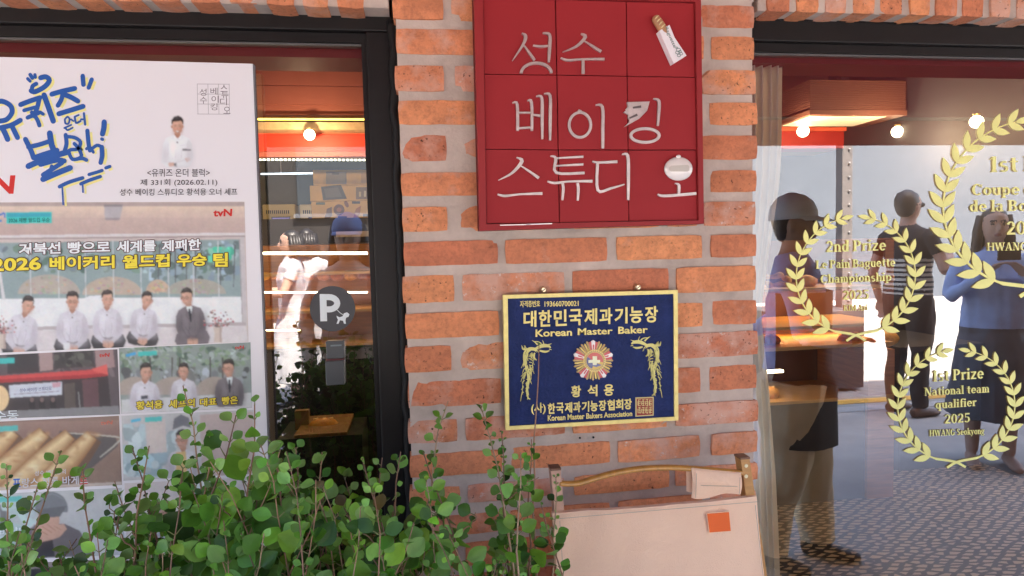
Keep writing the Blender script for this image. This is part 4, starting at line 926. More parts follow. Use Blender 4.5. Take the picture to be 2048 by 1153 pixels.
    for (a, b, rx, ry, c_, al) in ((0, 0, 9, 4, SKD, .6), (-9+hx*.3, -10, 4, 9, SKD, .5), (10, -12, 4, 10, SKD, .65), (-3+hx, -25, 6, 4, tuple(min(255, k*1.09) for k in skin), .8), (-4+hx, -11, 4, 3, (226, 150, 132), .6), (6+hx, -11, 4, 3, (220, 146, 128), .5), (-5+hx, -18.5, 4, 2.2, SKD, .5), (5+hx, -18.5, 4, 2.2, SKD, .5), (-3, -38, 6, 3, (92, 80, 80), .7)):
        soft(mb, T((a, b))[0][0], T((a, b))[0][1], rx*s, ry*s, c_, al)
    if smile: pf(mb, T((-4+hx,-6.5),(0+hx,-5.8),(4.4+hx,-6.8),(2+hx,-3),(-2+hx,-3)), (236, 226, 222)); ps(mb, T((-4.6+hx,-7),(hx,-2.4),(5+hx,-7.2)), [.6,1.1*s,.6], (150, 84, 78), sm=3)
    else: ps(mb, T((-3.4+hx,-5),(hx,-4.6),(3.6+hx,-5.2)), [.6,1.2*s,.6], (160, 92, 84), sm=2)
COAT, CD = (226, 208, 216), (196, 176, 186)
q = RB(True); pf(q, [(306, 206), (393, 206), (393, 336), (306, 336)], (238, 216, 219)); figure(q, 355, 268, .97, (240, 226, 229), (216, 198, 204), arms='cross', smile=True)
pf(q, ell(355, 349, 46, 26, 24, 180, 360), (238, 216, 219)); ps(q, [(365, 300), (382, 300.5)], 3.5, (120, 110, 116)); ps(q, [(396,293),(402,297)], 1.8, (110, 100, 100)); q.build('chef_portrait', mat('portrait_print', attr=True, rough=.42, spec=.35), pt_)
q = NB(); LAY[0] = .0012
pt(q, '<유퀴즈 온더 블럭>', [(295, 338), (420, 338), (420, 354), (295, 354)], (62, 52, 58), .005)
pt(q, '제 331회 (2026.02.11)', [(281, 359), (435, 358), (435, 373), (281, 374)], (62, 52, 58), .005)
pt(q, '성수 베이킹 스튜디오 황석용 오너 셰프', [(240, 378), (475, 377), (475, 391), (240, 392)], (62, 52, 58), .006)
q.build('caption', PRINT, pt_)

# --- still 1: five people seated
R = random.Random(11); q = RB()
A = [(-230, 406), (489, 404), (497, 684), (-230, 716)]
pf(q, A, (212, 184, 180))
grad(q, -230, 413, 489, 436, (232, 196, 178), (214, 178, 168), 6); grad(q, -230, 436, 490, 470, (208, 172, 164), (198, 162, 156), 6)
pf(q, [(-230, 405.5), (489, 404.5), (489, 413), (-230, 413)], (186, 156, 152))
ps(q, [(-230, 476), (490, 468)], 5, (224, 204, 206)); ps(q, [(-230, 481), (490, 473)], 2, (150, 126, 128))
pf(q, [(208,409),(246,409),(240,440),(210,440)], (190, 172, 176)); pf(q, [(208,409),(246,409),(245,414),(208,414)], (150, 132, 136)); pf(q, [(210,436),(240,436),(239,441),(211,441)], (166, 146, 150))
pf(q, [(-230, 490), (484, 479), (484, 600), (-230, 612)], (150, 158, 160))
blot(q, 210, (-225, 492, 480, 545), [(120,136,122),(146,152,144),(168,176,180),(104,124,114),(186,190,196),(134,140,150)], 3, 11, R)
blot(q, 90, (300, 484, 480, 560), [(150,160,176),(170,178,190),(120,130,130),(104,112,112)], 3, 10, R)
for x in (320, 350, 372, 392, 440, 470): ps(q, [(x, 490), (x+R.uniform(-6, 6), 575)], [3, 1.5], (96, 92, 98), sm=2)
for (cx, cy, rx, ry, c) in ((98, 588, 62, 38, (188,166,156)), (225, 590, 60, 36, (194,166,152)), (316, 585, 24, 25, (206,168,146)), (392, 588, 60, 30, (178,162,152)), (-60, 590, 60, 36, (176,158,150))):
    pf(q, ell(cx, cy, rx, ry, 20, 0, 180), c)
    for _ in range(40):
        a = R.uniform(0, pi); r = R.uniform(0, .92); pf(q, ell(cx+rx*r*cos(a), cy-ry*r*sin(a), R.uniform(2, 5), R.uniform(1.4, 3.4), 6), tuple(k*R.uniform(.86, 1.1) for k in c))
blot(q, 30, (418, 496, 466, 524), [(88,190,160),(108,200,170),(130,180,160)], 3, 9, R)
for x in (62, 118, 172, 228, 283, 338, 388, 438): ps(q, [(x-2, 482), (x, 600)], 1.8, (214, 204, 208))
pf(q, [(-230, 600), (484, 594), (489, 655), (-230, 672)], (240, 226, 228)); pf(q, [(180,592),(220,590),(186,600),(166,598)], (236, 222, 226))
ps(q, [(484, 474), (490, 652)], 9, (206, 186, 188)); ps(q, [(479, 480), (485, 650)], 1.5, (168, 148, 152)); ps(q, [(-10, 488), (8, 600)], 6, (222, 206, 208))
ps(q, [(-230, 664), (492, 648)], 7, (190, 168, 170)); pf(q, [(-230, 668), (492, 652), (497, 684), (-230, 716)], (226, 204, 206))
still = q
for (x, y, s, lk, kw) in ((50, 627, .98, 2.4, dict(lean=9)), (145, 619, 1.0, 0, dict(glasses=True)), (214, 614, .94, 1.2, dict(lean=-2)), (290, 614, .86, 2.6, dict(lean=4))):
    figure(still, x, y, s, COAT, CD, look=lk, **kw)
figure(still, 378, 610, .94, (128, 112, 118), (98, 84, 90), look=-2.2, lean=-6, tie=True, glasses=True, pants=(122, 106, 112)); 
pf(still, [(126, 686), (140, 685), (140, 700), (128, 701)], (230, 214, 216))
# vase of flowers right and left
def vase(mb, x, y, s):
    pf(mb, [(x-9*s, y), (x+9*s, y), (x+7*s, y+12*s), (x+8*s, y+30*s), (x-8*s, y+30*s), (x-7*s, y+12*s)], (214, 184, 174)); pf(mb, [(x+3*s, y), (x+9*s, y), (x+7*s, y+12*s), (x+8*s, y+30*s), (x+3*s, y+30*s)], (190, 158, 150))
    for _ in range(60):
        a = R.uniform(.1, pi-.1); r = R.uniform(4, 36)*s; px_, py_ = x+r*cos(a)*.9, y-r*sin(a)
        if R.random() < .3: ps(mb, [(x, y), (px_, py_)], .7, (120, 92, 88))
        pf(mb, ell(px_, py_, R.uniform(1.2, 2.8)*s, R.uniform(1.2, 2.4)*s, 6), R.choice([(206,110,112),(176,70,82),(222,164,158),(140,120,104),(120,84,88)]))
vase(still, 436, 655, 1.0); vase(still, 4, 668, 1.0)
pt(still, 'tvN', [(427, 419), (465, 418), (464, 433), (427, 434)], (214, 40, 34), .035)
pf(still, [(12,425),(104,424),(104,447),(13,448)], (60, 190, 184)); pf(still, [(14,426.5),(102,425.5),(102,434),(14,435)], (52, 160, 178)); pt(still, '2026 제빵 월드컵 우승', [(18, 436.5), (100, 435.5), (100, 445), (18, 446)], (20, 84, 70)); ps(still, [(-14, 432), (2, 430), (8, 426)], 4, (40, 110, 190)); ps(still, [(-16, 444), (4, 442)], 4, (40, 130, 190)); ps(still,[(10,426),(9,436)],3,(40,110,190))
def caption(mb, words, c, oc, b, o):
    for dx, dy in ((-o,0),(o,0),(0,-o),(0,o),(-o*.7,-o*.7),(o*.7,o*.7),(o*.7,-o*.7),(-o*.7,o*.7)):
        for s, qd in words: pt(mb, s, [(x+dx, y+dy) for x, y in qd], oc, b)
    for s, qd in words: pt(mb, s, qd, c, b)
caption(still, [('거북선', [(38,487),(122,484),(122,508),(38,511)]), ('빵으로', [(136,484),(221,482),(221,506),(136,508)]), ('세계를', [(234,482),(312,480),(312,503),(234,506)]), ('제패한', [(324,481),(402,478),(402,501),(324,504)])], (240, 226, 228), (96, 44, 48), .03, 1.5)
caption(still, [('2026', [(-16,517),(83,514),(83,540),(-16,544)]), ('베이커리', [(100,514),(230,511),(230,537),(100,541)]), ('월드컵', [(246,511),(340,508),(340,534),(246,538)]), ('우승', [(354,509),(414,507),(414,532),(354,534)]), ('팀', [(427,507),(456,506),(456,534),(427,534)])], (250, 212, 62), (84, 54, 34), .035, 1.7)
still.build('studio_still', PRINT, pt_)
def still_quad(name, A, c):
    mb = RB(); pf(mb, A, c); return mb
# --- still 2: shop front with red awning
q = still_quad('s', [(-230, 722), (235, 699), (240, 829), (-230, 846)], (98, 82, 86)); blot(q, 60, (-220, 704, 228, 752), [(106,92,98),(84,72,78),(120,100,104),(74,66,70)], 5, 14, R, .6)
pf(q, [(78,702),(105,700),(106,740),(80,743)], (176,140,138)); pf(q, [(190,697),(226,696),(230,735),(192,738)], (168,130,130)); pf(q, [(14,707),(76,703),(78,745),(15,748)], (62,54,58)); pf(q, [(108,702),(186,698),(188,733),(110,738)], (66,58,60)); blot(q, 26, (110, 702, 184, 732), [(84,76,74),(58,50,52),(96,90,84)], 3, 8, R)
pf(q, [(-230,768),(180,740),(214,729),(216,750),(170,756),(-230,776)], (214,74,74)); pf(q, [(-230,772),(170,750),(216,746),(216,752),(170,757),(-230,778)], (176,48,54)); pf(q, [(184,738),(214,730),(216,750),(190,744)], (232,96,90))
pf(q, [(-230,778),(170,757),(216,752),(222,815),(-230,836)], (60,48,52)); pf(q, [(18,771),(124,764),(124,790),(20,796)], (214,204,214)); pt(q, '성수 베이킹 스튜디오', [(40,777),(104,773),(104,781),(40,785)], (110,110,150)); pf(q, [(104,766),(122,765),(121,774),(106,776)], (206,150,160)); ps(q, [(28,789),(118,783)], 1.5, (150,130,150))
for x in (58, 78, 100): pf(q, [(x,800),(x+12,799),(x+13,825),(x+1,826)], (40,34,38)); pf(q, ell(x+6, 800, 4, 5, 8), (120,92,88))
pf(q, [(128,768),(150,766),(152,826),(130,828)], (92,76,72)); pf(q, [(164,760),(196,757),(199,815),(168,818)], (104,68,74)); ps(q, [(157,784),(161,826)], 2, (150,140,140)); pf(q, [(-230,834),(237,812),(240,829),(-230,846)], (140,130,132)); pf(q, ell(-2, 797, 20, 26, 20), (244,196,150))
pt(q, '성수동', [(-34,822),(37,820),(38,840),(-34,843)], (224,214,218), .008); pf(q, [(-60,719),(29,716),(29,727),(-60,730)], (70,184,180)); pt(q, 'tvN', [(199,707),(220,706),(219,714),(199,715)], (206,60,56), .03); q.build('shopfront_still', PRINT, pt_)
# --- still 3: three men outdoors
q = still_quad('s', [(238, 697), (501, 685), (504, 816), (242, 828)], (150, 150, 146)); blot(q, 170, (242, 694, 500, 738), [(120,134,112),(160,166,150),(98,112,100),(182,182,180),(140,150,126)], 3, 9, R, .6); blot(q, 60, (244, 736, 500, 770), [(150,146,150),(176,172,180),(130,124,122),(96,92,94)], 3, 9, R)
for x in (300, 345, 360, 420, 445): ps(q, [(x, 715), (x+R.uniform(-4, 4), 775)], [3, 2], (86, 78, 78))
for (cx, rx) in ((270, 40), (350, 50), (430, 40)): pf(q, ell(cx, 790, rx, 36, 16, 0, 180), (182,156,146))
pf(q, [(243,800),(503,786),(504,816),(242,828)], (220,206,206))
figure(q, 290, 760, .95, COAT, CD, look=1.6, arms='no'); figure(q, 368, 756, .82, COAT, CD, look=-1.2, arms='no'); figure(q, 459, 752, .92, (132,116,120), (100,86,92), look=-1.8, tie=True, glasses=True, arms='no')
pf(q, [(242,824),(504,812),(504,816),(242,828)], (226,206,208)); pf(q, [(282,792),(296,791),(296,798),(282,799)], (60,56,66)); pf(q, [(276,704),(314,702),(314,711),(276,713)], (70,190,184)); ps(q, [(252,712),(272,707)], 6, (70,160,210)); pt(q, 'tvN', [(470,692),(488,691),(488,698),(470,699)], (206,60,56), .03)
caption(q, [('황석용', [(273,803),(326,800),(326,817),(273,820)]), ('셰프의', [(338,800),(390,797),(390,814),(338,817)]), ('대표', [(400,797),(434,795),(434,811),(400,813)]), ('빵은', [(444,794),(476,792),(476,808),(444,810)])], (240,200,60), (70,40,30), .03, 1.2); q.build('interview_still', PRINT, pt_)
# --- still 4: baguettes on a tray
q = still_quad('s', [(-230, 855), (238, 832), (244, 970), (-230, 992)], (150,116,104)); grad(q, -230, 850, 238, 880, (166,126,114), (140,104,98), 6, -.02)
pf(q, [(120,862),(232,876),(236,892),(180,940),(120,985),(60,990)], (96,84,84)); ps(q, [(130,866),(232,874),(237,884),(200,915)], [2,3,3,2], (206,186,172), sm=3)
for k, (x0, y0, x1, y1, w) in enumerate(((-190,1000,-40,858,44),(-130,1010,28,860,46),(-70,1010,88,862,46),(-10,1010,140,866,46),(52,1008,184,868,44))):
    mx, my = (x0+x1)/2+10, (y0+y1)/2-6
    ps(q, [(x0+9, y0+7), (mx+11, my+9), (x1+9, y1+9)], [w*.9, w*1.02, w*.55], (112, 78, 62), sm=8)
    for j in range(9): f_ = 1-j/9; ps(q, [(x0-j*.9, y0-j*.8), (mx-j*.9, my-j*.8), (x1-j*.5, y1+3+j*.3)], [w*f_*.86, w*f_, w*f_*.6], tuple(u+(v-u)*(j/8)**.8 for u, v in zip((164, 108, 72), (236, 196, 150))), sm=8)
    for j in range(26): t = R.random(); soft(q, x0+(x1-x0)*t+R.uniform(-13, 13), y0+(y1-y0)*t+R.uniform(-9, 9), R.uniform(4, 13), R.uniform(3, 7), R.choice([(246,220,182),(196,132,88),(232,186,136),(180,116,78)]), R.uniform(.3, .7))
pf(q, [(-230,986),(244,964),(244,970),(-230,992)], (206,176,166)); pf(q, [(-60,856),(36,851),(36,862),(-60,867)], (90,180,176)); pt(q, 'tvN', [(202,842),(226,841),(225,849),(202,850)], (214,110,90), .02)
pt(q, '프랑스 정통 바게트', [(26,958),(176,950),(177,968),(26,977)], (216,200,206), .01); pt(q, '프', [(26,958),(42,957),(42,974),(26,976)], (60,100,190), .02); pt(q, '트', [(160,952),(176,951),(176,968),(160,969)], (206,60,56), .02); pt(q, '성수 베이킹의', [(70,942),(132,938),(132,948),(70,952)], (216,200,206), .008); q.build('baguette_still', PRINT, pt_)
# --- still 5: man in cap, right
q = still_quad('s', [(243, 832), (507, 820), (512, 948), (247, 962)], (206,190,190)); blot(q, 40, (248, 850, 360, 952), [(182,186,190),(196,194,196),(170,182,190)], 8, 20, R); pf(q, [(290,840),(330,838),(334,905),(294,908)], (224,196,190)); pf(q, [(400,830),(506,824),(511,948),(404,954)], (204,172,168))
figure(q, 366, 896, 1.0, (216,200,204), (180,160,166), look=-1.6, glasses=True, arms='no'); pf(q, [(345,860),(348,838),(362,829),(378,836),(382,856),(366,852)], (120,112,120)); pf(q, [(352,905),(372,903),(374,946),(352,948)], (220,174,120)); pf(q, [(290,835),(324,833),(324,843),(290,845)], (80,190,186)); ps(q, [(262,843),(282,839)], 6, (80,180,210)); q.build('tasting_still', PRINT, pt_)
# --- still 6: man in grey cap with clasped hands
q = still_quad('s', [(-230, 999), (244, 976), (250, 1110), (-230, 1130)], (204,190,190)); pf(q, [(-230,1006),(60,990),(62,1120),(-230,1130)], (188,184,184)); ps(q, [(6,1010),(10,1118)], 14, (120,112,112)); blot(q, 30, (0, 1000, 70, 1090), [(196,194,196),(180,186,184)], 8, 18, R)
pf(q, [(28,1118),(40,1075),(70,1050),(130,1048),(160,1062),(188,1112)], (110,96,100)); pf(q, [(70,1078),(104,1070),(110,1114),(74,1116)], (44,40,48)); pf(q, [(76,1028),(120,1026),(118,1054),(100,1064),(82,1056)], SKIN)
pf(q, ell(103, 1018, 33, 34, 20, -12, 190), (128,122,126)); pf(q, [(70,1020),(134,1012),(120,1034),(84,1036)], (108,102,106)); ps(q, [(80,1000),(104,988),(128,1000)], [1,2,1], (150,144,148), sm=3)
pf(q, [(58,1092),(66,1064),(80,1050),(96,1046),(112,1050),(128,1048),(134,1058),(120,1074),(104,1080),(84,1084),(74,1098)], SKIN)
for (a, b) in (((76,1060),(96,1070)),((84,1053),(104,1066)),((94,1049),(112,1062)),((108,1052),(122,1060)),((70,1072),(84,1078))): ps(q, [a, b], 1.6, SKD)
pf(q, [(54,1092),(70,1100),(64,1112),(50,1104)], (232,222,224)); pt(q, '바삭!', [(0,1058),(42,1053),(42,1066),(0,1072)], (236,226,228), .01); pf(q, [(-60,998),(44,992),(44,1003),(-60,1009)], (100,184,178)); q.build('gesture_still', PRINT, pt_)
# --- still 7 and the lowest row
q = still_quad('s', [(249, 967), (513, 954), (519, 1084), (254, 1104)], (222,196,194)); pf(q, [(380,960),(386,960),(392,1090),(384,1092)], (70,140,196)); pf(q, [(388,962),(440,958),(446,1086),(394,1090)], (232,220,222)); figure(q, 330, 1040, .9, (196,178,184), (160,140,150), glasses=True, arms='no'); figure(q, 470, 1050, .8, (206,190,196), (170,150,160), arms='no'); pf(q, [(254,1084),(519,1066),(519,1084),(254,1104)], (206,160,150)); q.build('group_still', PRINT, pt_)
q = still_quad('s', [(-230, 1138), (250, 1118), (258, 1260), (-230, 1280)], (150,130,126)); pf(q, [(-230,1140),(36,1130),(40,1270),(-230,1280)], (206,146,104)); pf(q, [(40,1140),(110,1134),(120,1200),(50,1200)], (40,38,44)); pf(q, [(-60,1136),(44,1128),(44,1138),(-60,1146)], (80,184,176)); q.build('kitchen_still', PRINT, pt_)
q = still_quad('s', [(257, 1112), (521, 1092), (529, 1240), (264, 1260)], (226,180,174)); blot(q, 40, (264, 1112, 520, 1230), [(236,200,196),(206,120,110),(232,210,206),(190,100,96)], 6, 18, R); q.build('bread_still', PRINT, pt_)
# ================================================================== SHOP INTERIOR
XL, XR, YE, ZC = -2.9, 3.42, 4.3, 2.78
DRED = mat('dark_red_paint', L(112, 30, 24), .55, var=.06, vscale=3)
BRED = mat('bright_red_paint', L(206, 62, 36), .5, var=.06, vscale=3)
CEIL = mat('ceiling_plaster', L(150, 112, 92), .9, var=.1, vscale=2, bump=.3, bscale=12)
BROWN = mat('brown_panel', L(128, 70, 56), .7, var=.1, vscale=3)
TEAL = mat('slate_wall', L(84, 92, 90), .8, var=.08, vscale=2)
DARKW = mat('dark_wall', L(40, 40, 48), .7)
WOOD = mat('orange_wood', L(186, 116, 58), .5, var=.25, vscale=5, stretch=(1, 1, 12))
WOOD2 = mat('pale_wood', L(206, 158, 90), .5, var=.2, vscale=5, stretch=(1, 1, 12))
BLACK = mat('black_panel', (.012, .011, .012), .35)
WARM = (1, .72, .38)
def emis(name, c, s): return mat(name, c, .5, emit=c, estr=s)
LEDW = emis('warm_led', (1, .80, .48), 1.9); LEDY = emis('yellow_led', (1, .70, .10), .55); LEDC = emis('cool_led', (.72, .88, 1), .5); LEDG = emis('white_led', (.95, 1, .72), .6); LEDS = emis('shelf_led', (1, .70, .34), 2.6); GLOBE = emis('globe_light', (1, .80, .50), 2.2)
floor_m = bpy.data.materials.new('leaf_mosaic'); floor_m.use_nodes = True; n = floor_m.node_tree.nodes; l = floor_m.node_tree.links; b = n['Principled BSDF']
tc = n.new('ShaderNodeTexCoord'); mp = n.new('ShaderNodeMapping'); mp.inputs['Rotation'].default_value = (0, 0, RAD(35)); mp.inputs['Scale'].default_value = (15, 36, 1); l.new(tc.outputs['Object'], mp.inputs[0])
vo = n.new('ShaderNodeTexVoronoi'); vo.feature = 'DISTANCE_TO_EDGE'; vo.inputs['Scale'].default_value = 1.0; vo.inputs['Randomness'].default_value = .55; l.new(mp.outputs[0], vo.inputs['Vector'])
cr = n.new('ShaderNodeValToRGB'); cr.color_ramp.elements[0].position = .17; cr.color_ramp.elements[0].color = (.012, .011, .011, 1); cr.color_ramp.elements[1].position = .24; cr.color_ramp.elements[1].color = (.60, .48, .33, 1)
l.new(vo.outputs[0], cr.inputs[0]); l.new(cr.outputs[0], b.inputs['Base Color']); b.inputs['Roughness'].default_value = .35
q = MB(); box(q, (XL, .002, -.2), (XR, YE, .003)); tag(q.build('shop_floor', floor_m), kind='structure')
q = MB(); box(q, (XL-.1, .31, ZC), (XR+.1, YE+.1, ZC+.1)); tag(q.build('shop_ceiling', CEIL), kind='structure')
q = MB(); box(q, (XL-.1, YE, -.2), (XR+.1, YE+.1, ZC)); q.build('back_wall', DARKW); tag(bpy.data.objects['back_wall'], kind='structure')
q = MB(); box(q, (XL-.1, .302, -.2), (XL, YE, ZC)); tag(q.build('side_wall_inside', DARKW), kind='structure')
q = MB(); box(q, (XR, .302, -.2), (XR+.1, YE, ZC)); tag(q.build('side_wall_inside', DARKW), kind='structure')
q = MB(); box(q, (PIER_L, .121, -.2), (PIER_R-.0, .30, ZC)); tag(q.build('pier_back', DARKW), kind='structure')
# header boards just inside the glass
def header(x0, x1, y0, y1, label):
    q = MB(); pbox(q, x0, y0, x1, y1, .165, .29); t = P((x0+x1)/2, y0, .165).z
    a = P(x0, y0, .165).x; c = P(x1, y0, .165).x; box(q, (a, .166, t-.001), (c, .289, t+.14)); tag(q.build('header_board', DRED), label, 'header board')
header(-900, 800, 40, 104, 'dark red header board inside the top of the window with the poster')
header(1490, 2500, 60, 134, 'dark red header board inside the top of the window with gold decals')
# ---- left bay: bulkhead, valance, lamps
bk = thing('bulkhead', P(620, 320, 1.5), 'brown and orange-red boxed bulkhead with light strips above the left bread counter', 'bulkhead')
q = MB(); pbox(q, -700, 20, 900, 166, 1.52, 1.62); pbox(q, -700, 167.5, 900, 206, 1.523, 1.62); pbox(q, -700, 207, 900, 237, 1.53, 1.62); q.build('upper_panel', BROWN, bk)
q = MB(); pbox(q, -700, 243, 900, 259, 1.46, 1.60); q.build('beam', mat('rough_beam', L(176, 150, 112), .9, var=.3, vscale=14, bump=.7, bscale=30), bk)
q = MB(); pbox(q, -700, 260.5, 900, 268, 1.55, 1.62); q.build('lip', mat('salmon_paint', L(226, 96, 62), .5), bk)
q = MB(); pbox(q, -700, 268.5, 900, 305, 1.57, 1.64); q.build('valance', BRED, bk)
q = MB(); pbox(q, -700, 305.5, 900, 316, 1.56, 1.64); q.build('valance_foot', mat('dull_salmon', L(186, 96, 78), .6), bk)
q = MB(); tube(q, [P(-600, 236, 1.47), P(790, 239.5, 1.47)], .0045, 8); q.build('light_strip', LEDY, bk)
q = MB(); a, c = P(-600, 316, 1.555), P(790, 320.5, 1.555)
for k in range(150):
    p = a.lerp(c, k/150); box(q, (p.x, 1.552, p.z-.004), (p.x+.011, 1.558, p.z+.003))
q.build('light_strip', LEDG, bk).data  # row of small LEDs
def globe(px, py, r, y, label, drop=.0):
    c = P(px, py, y); t = thing('globe_lamp', c+Vector((0, 0, r)), label, 'lamp', 'globe lamps in the shop')
    q = MB(); ball(q, c, r, nu=20, nv=12); q.build('globe', GLOBE, t, smooth=True)
    q = MB(); tube(q, [c+Vector((0, .0, r*.9)), c+Vector((0, 0, r*1.25))], [r*.5, r*.55], 12); q.build('cap', mat('brass_cap', (.5, .36, .16), .35, metal=.9), t)
    d = bpy.data.lights.new('globe_light', 'POINT'); d.energy = 1.2 if px < 1000 else 3.5; d.color = (1, .72, .42); d.shadow_soft_size = .006; lo = bpy.data.objects.new('globe_light', d); COL.objects.link(lo); lo.location = c-Vector((0, .12, r+.03)) if px < 1000 else c-Vector((.25, .35, .12))
globe(619, 270, .023, 1.40, 'single round glowing globe lamp in front of the orange bulkhead in the left window')
q = MB(); pbox(q, -700, 300, 900, 1000, 2.62, 2.66); tag(q.build('back_panel', TEAL), 'slate grey back panel behind the ovens in the left window', 'wall panel')
t = thing('hanging_light', P(566, 348, 2.2), 'slim cool white tube light hung on a thin rod in the left window', 'light')
q = MB(); tube(q, [P(522, 348.5, 2.2), P(625, 347, 2.2)], .004, 8); q.build('tube', LEDC, t)
q = MB(); tube(q, [P(560, 300, 2.2), P(562, 346, 2.2)], .0028, 6); q.build('rod', mat('pale_metal', (.5, .5, .5), .4), t)
# ---- ovens
CREAM = mat('cream_metal', L(206, 186, 134), .45, var=.06, vscale=6)
def oven(x0, x1, lab):
    t = thing('oven', P((x0+x1)/2, 480, 2.1), lab, 'oven'); q = MB(); pbox(q, x0, 409, x1, 482, 2.1, 2.5, bev=.006); q.build('body', CREAM, t)
    q = MB()
    for k in range(int((x1-x0-14)/4)): pbox(q, x0+6+k*4, 421, x0+8+k*4, 428, 2.096, 2.101)
    q.build('vent', BLACK, t)
    q = MB(); pbox(q, x0+17, 434, x0+55, 457, 2.094, 2.101); d = q.build('display', BLACK, t)
    q = MB(); pbox(q, x0+19, 436, x0+53, 455, 2.0915, 2.0935); q.build('screen', emis('blue_screen', (.12, .11, .30), .15), d)
oven(526, 591, 'cream oven with vent slots and small blue screen beside the poster edge'); oven(600, 664, 'cream oven with blue screen, half hidden by the cardboard boxes')
# ---- cardboard boxes
CARD = mat('cardboard', L(196, 156, 84), .8, var=.08, vscale=10)
def carton(x0, y0, x1, y1, yf, marks, lab):
    t = thing('cardboard_box', P((x0+x1)/2, y1, yf), lab, 'box', 'cardboard boxes on the oven counter'); q = MB(); pbox(q, x0, y0, x1, y1, yf, yf+.3, bev=.002); q.build('carton', CARD, t)
    q = MB()
    for k, (pts, c) in enumerate(marks): flat(q, pts, yf, .001+k*1e-4, col=L(*c))
    q.build('print', mat('carton_print', attr=True, rough=.7), t)
B4 = lambda a, b, c, d: [(a, b), (c, b), (c, d), (a, d)]
carton(626, 340, 752, 370.5, 2.0, [(B4(652,344,693,369), (122,108,92)), (B4(664,346,678,350), (80,70,62)), (B4(722,346,742,366), (176,140,80))], 'topmost cardboard box with a plain grey print, top of the stack of three')
carton(620, 371, 752, 402, 1.98, [([(642,374),(682,370.5),(694,398),(646,401)], (66,60,58)), ([(648,378),(676,375),(684,394),(652,396)], (92,84,80)), (B4(712,375,746,399), (112,92,70)), (B4(718,384,722,394), (180,160,120)), (B4(728,382,732,394), (180,160,120)), (B4(738,384,741,394), (180,160,120))], 'middle cardboard box with a dark photo print, middle of the stack of three')
carton(623, 402.5, 752, 445, 1.96, [(B4(632,405,650,410), (50,70,56)), ([(648,440),(654,418),(664,414),(664,432),(656,442)], (96,62,44)), (ell(678,420,11,11,14), (84,40,36)), (ell(678,420,5,5,10), (150,90,70)), (ell(693,409,4,7,10,rot=-25), (110,60,44)), ([(706,438),(712,418),(722,412),(720,428),(712,440)], (150,92,48)), (B4(704,403,720,408), (52,46,46)), (B4(726,428,744,434), (52,46,46)), (B4(676,433,694,438), (52,46,46)), (ell(748,420,5,8,10), (110,60,40))], 'lowest cardboard box printed with bread pictures, bottom of the stack of three')
# ---- left counter with lit bread shelves
ct = thing('bread_counter', P(625, 1100, 1.7), 'dark bread counter with lit orange shelves behind the left window', 'counter')
q = MB(); pbox(q, -600, 446, 880, 500, 1.72, 2.45); q.build('canopy', BLACK, ct)
q = MB(); pbox(q, -600, 500.5, 880, 900, 2.05, 2.10); q.build('back_board', WOOD, ct)
for (y0, y1, n_) in ((561, 566, 1), (640, 646, 2), (712, 718, 3)):
    q = MB(); pbox(q, -600, y0, 880, y1, 1.74, 2.045); q.build('shelf', WOOD2, ct)
for (y, x1, r_) in ((508, 735, .0062), (586, 735, .004), (662, 600, .003)):
    q = MB(); tube(q, [P(-500, y, 1.735), P(x1, y-1, 1.735)], r_, 8); q.build('light_strip', LEDW, ct)
q = MB(); pbox(q, -600, 722, 880, 1100, 1.72, 2.045); q.build('cabinet', BLACK, ct)
tag_ = MB(); pbox(tag_, 672, 463, 743, 474, 1.714, 1.7195); q = tag_.build('price_rail', mat('beige_rail', L(150, 132, 112), .6), ct)
CRUST = mat('bread_crust', attr=True, rough=.5, var=.3, vscale=45, bump=.35, bscale=70)
BC = [L(206, 142, 52), L(190, 116, 44), L(170, 92, 36), L(214, 160, 76)]
def roll(px, py, y, rx, rz, name='bread_roll', lab=None, grp=None, seed=0, kind='roll'):
    c = P(px, py, y); q = MB(); R = random.Random(seed); col = R.choice(BC)
    if kind == 'roll':
        ball(q, c+Vector((0, 0, rz*.92)), (rx, rx*.8, rz), col=col, nu=16, nv=10, amp=.22, seed=seed)
    elif kind == 'croissant':
        pts = [c+Vector((rx*1.2*sin(a), rx*.55*(1-cos(a)), rz*(.75+.1*cos(2*a)))) for a in [RAD(-80+20*k) for k in range(9)]]
        rs = [.25, .5, .72, .78, 1.0, .78, .72, .5, .25]; ring = []; rr = []
        for k in range(8):
            for t in range(4): ring.append(pts[k].lerp(pts[k+1], t/4)); rr.append(rz*(rs[k]+(rs[k+1]-rs[k])*t/4)*(1+.10*sin(t*pi/2)))
        tube(q, ring, rr, 12, col=col)
    elif kind == 'pretzel':
        pts = [c+Vector((rx*(1.3*cos(t)), rx*.4*sin(3*t), rz*(1.0+.75*sin(t)+.12*cos(5*t)))) for t in [RAD(10*k) for k in range(37)]]
        tube(q, pts, [rz*(.36+.1*sin(k*.9)) for k in range(37)], 10, col=col)
    else:
        pts = [c+Vector((rx*(k/5-1), 0, rz*.85)) for k in range(11)]; tube(q, pts, [rz*v for v in (.3, .68, .85, .95, 1, 1, 1, .95, .85, .68, .3)], 14, col=col)
        for k in range(3):
            x = rx*(-.5+.5*k); s_ = c+Vector((x, 0, rz*1.74)); obox(q, s_, (rx*.16, rx*.05, 0), (-rx*.02, rx*.10, 0), (0, 0, rz*.10), col=L(232, 196, 130))
    o = q.build(name, CRUST, smooth=True); tag(o, lab, 'bread', grp); return o
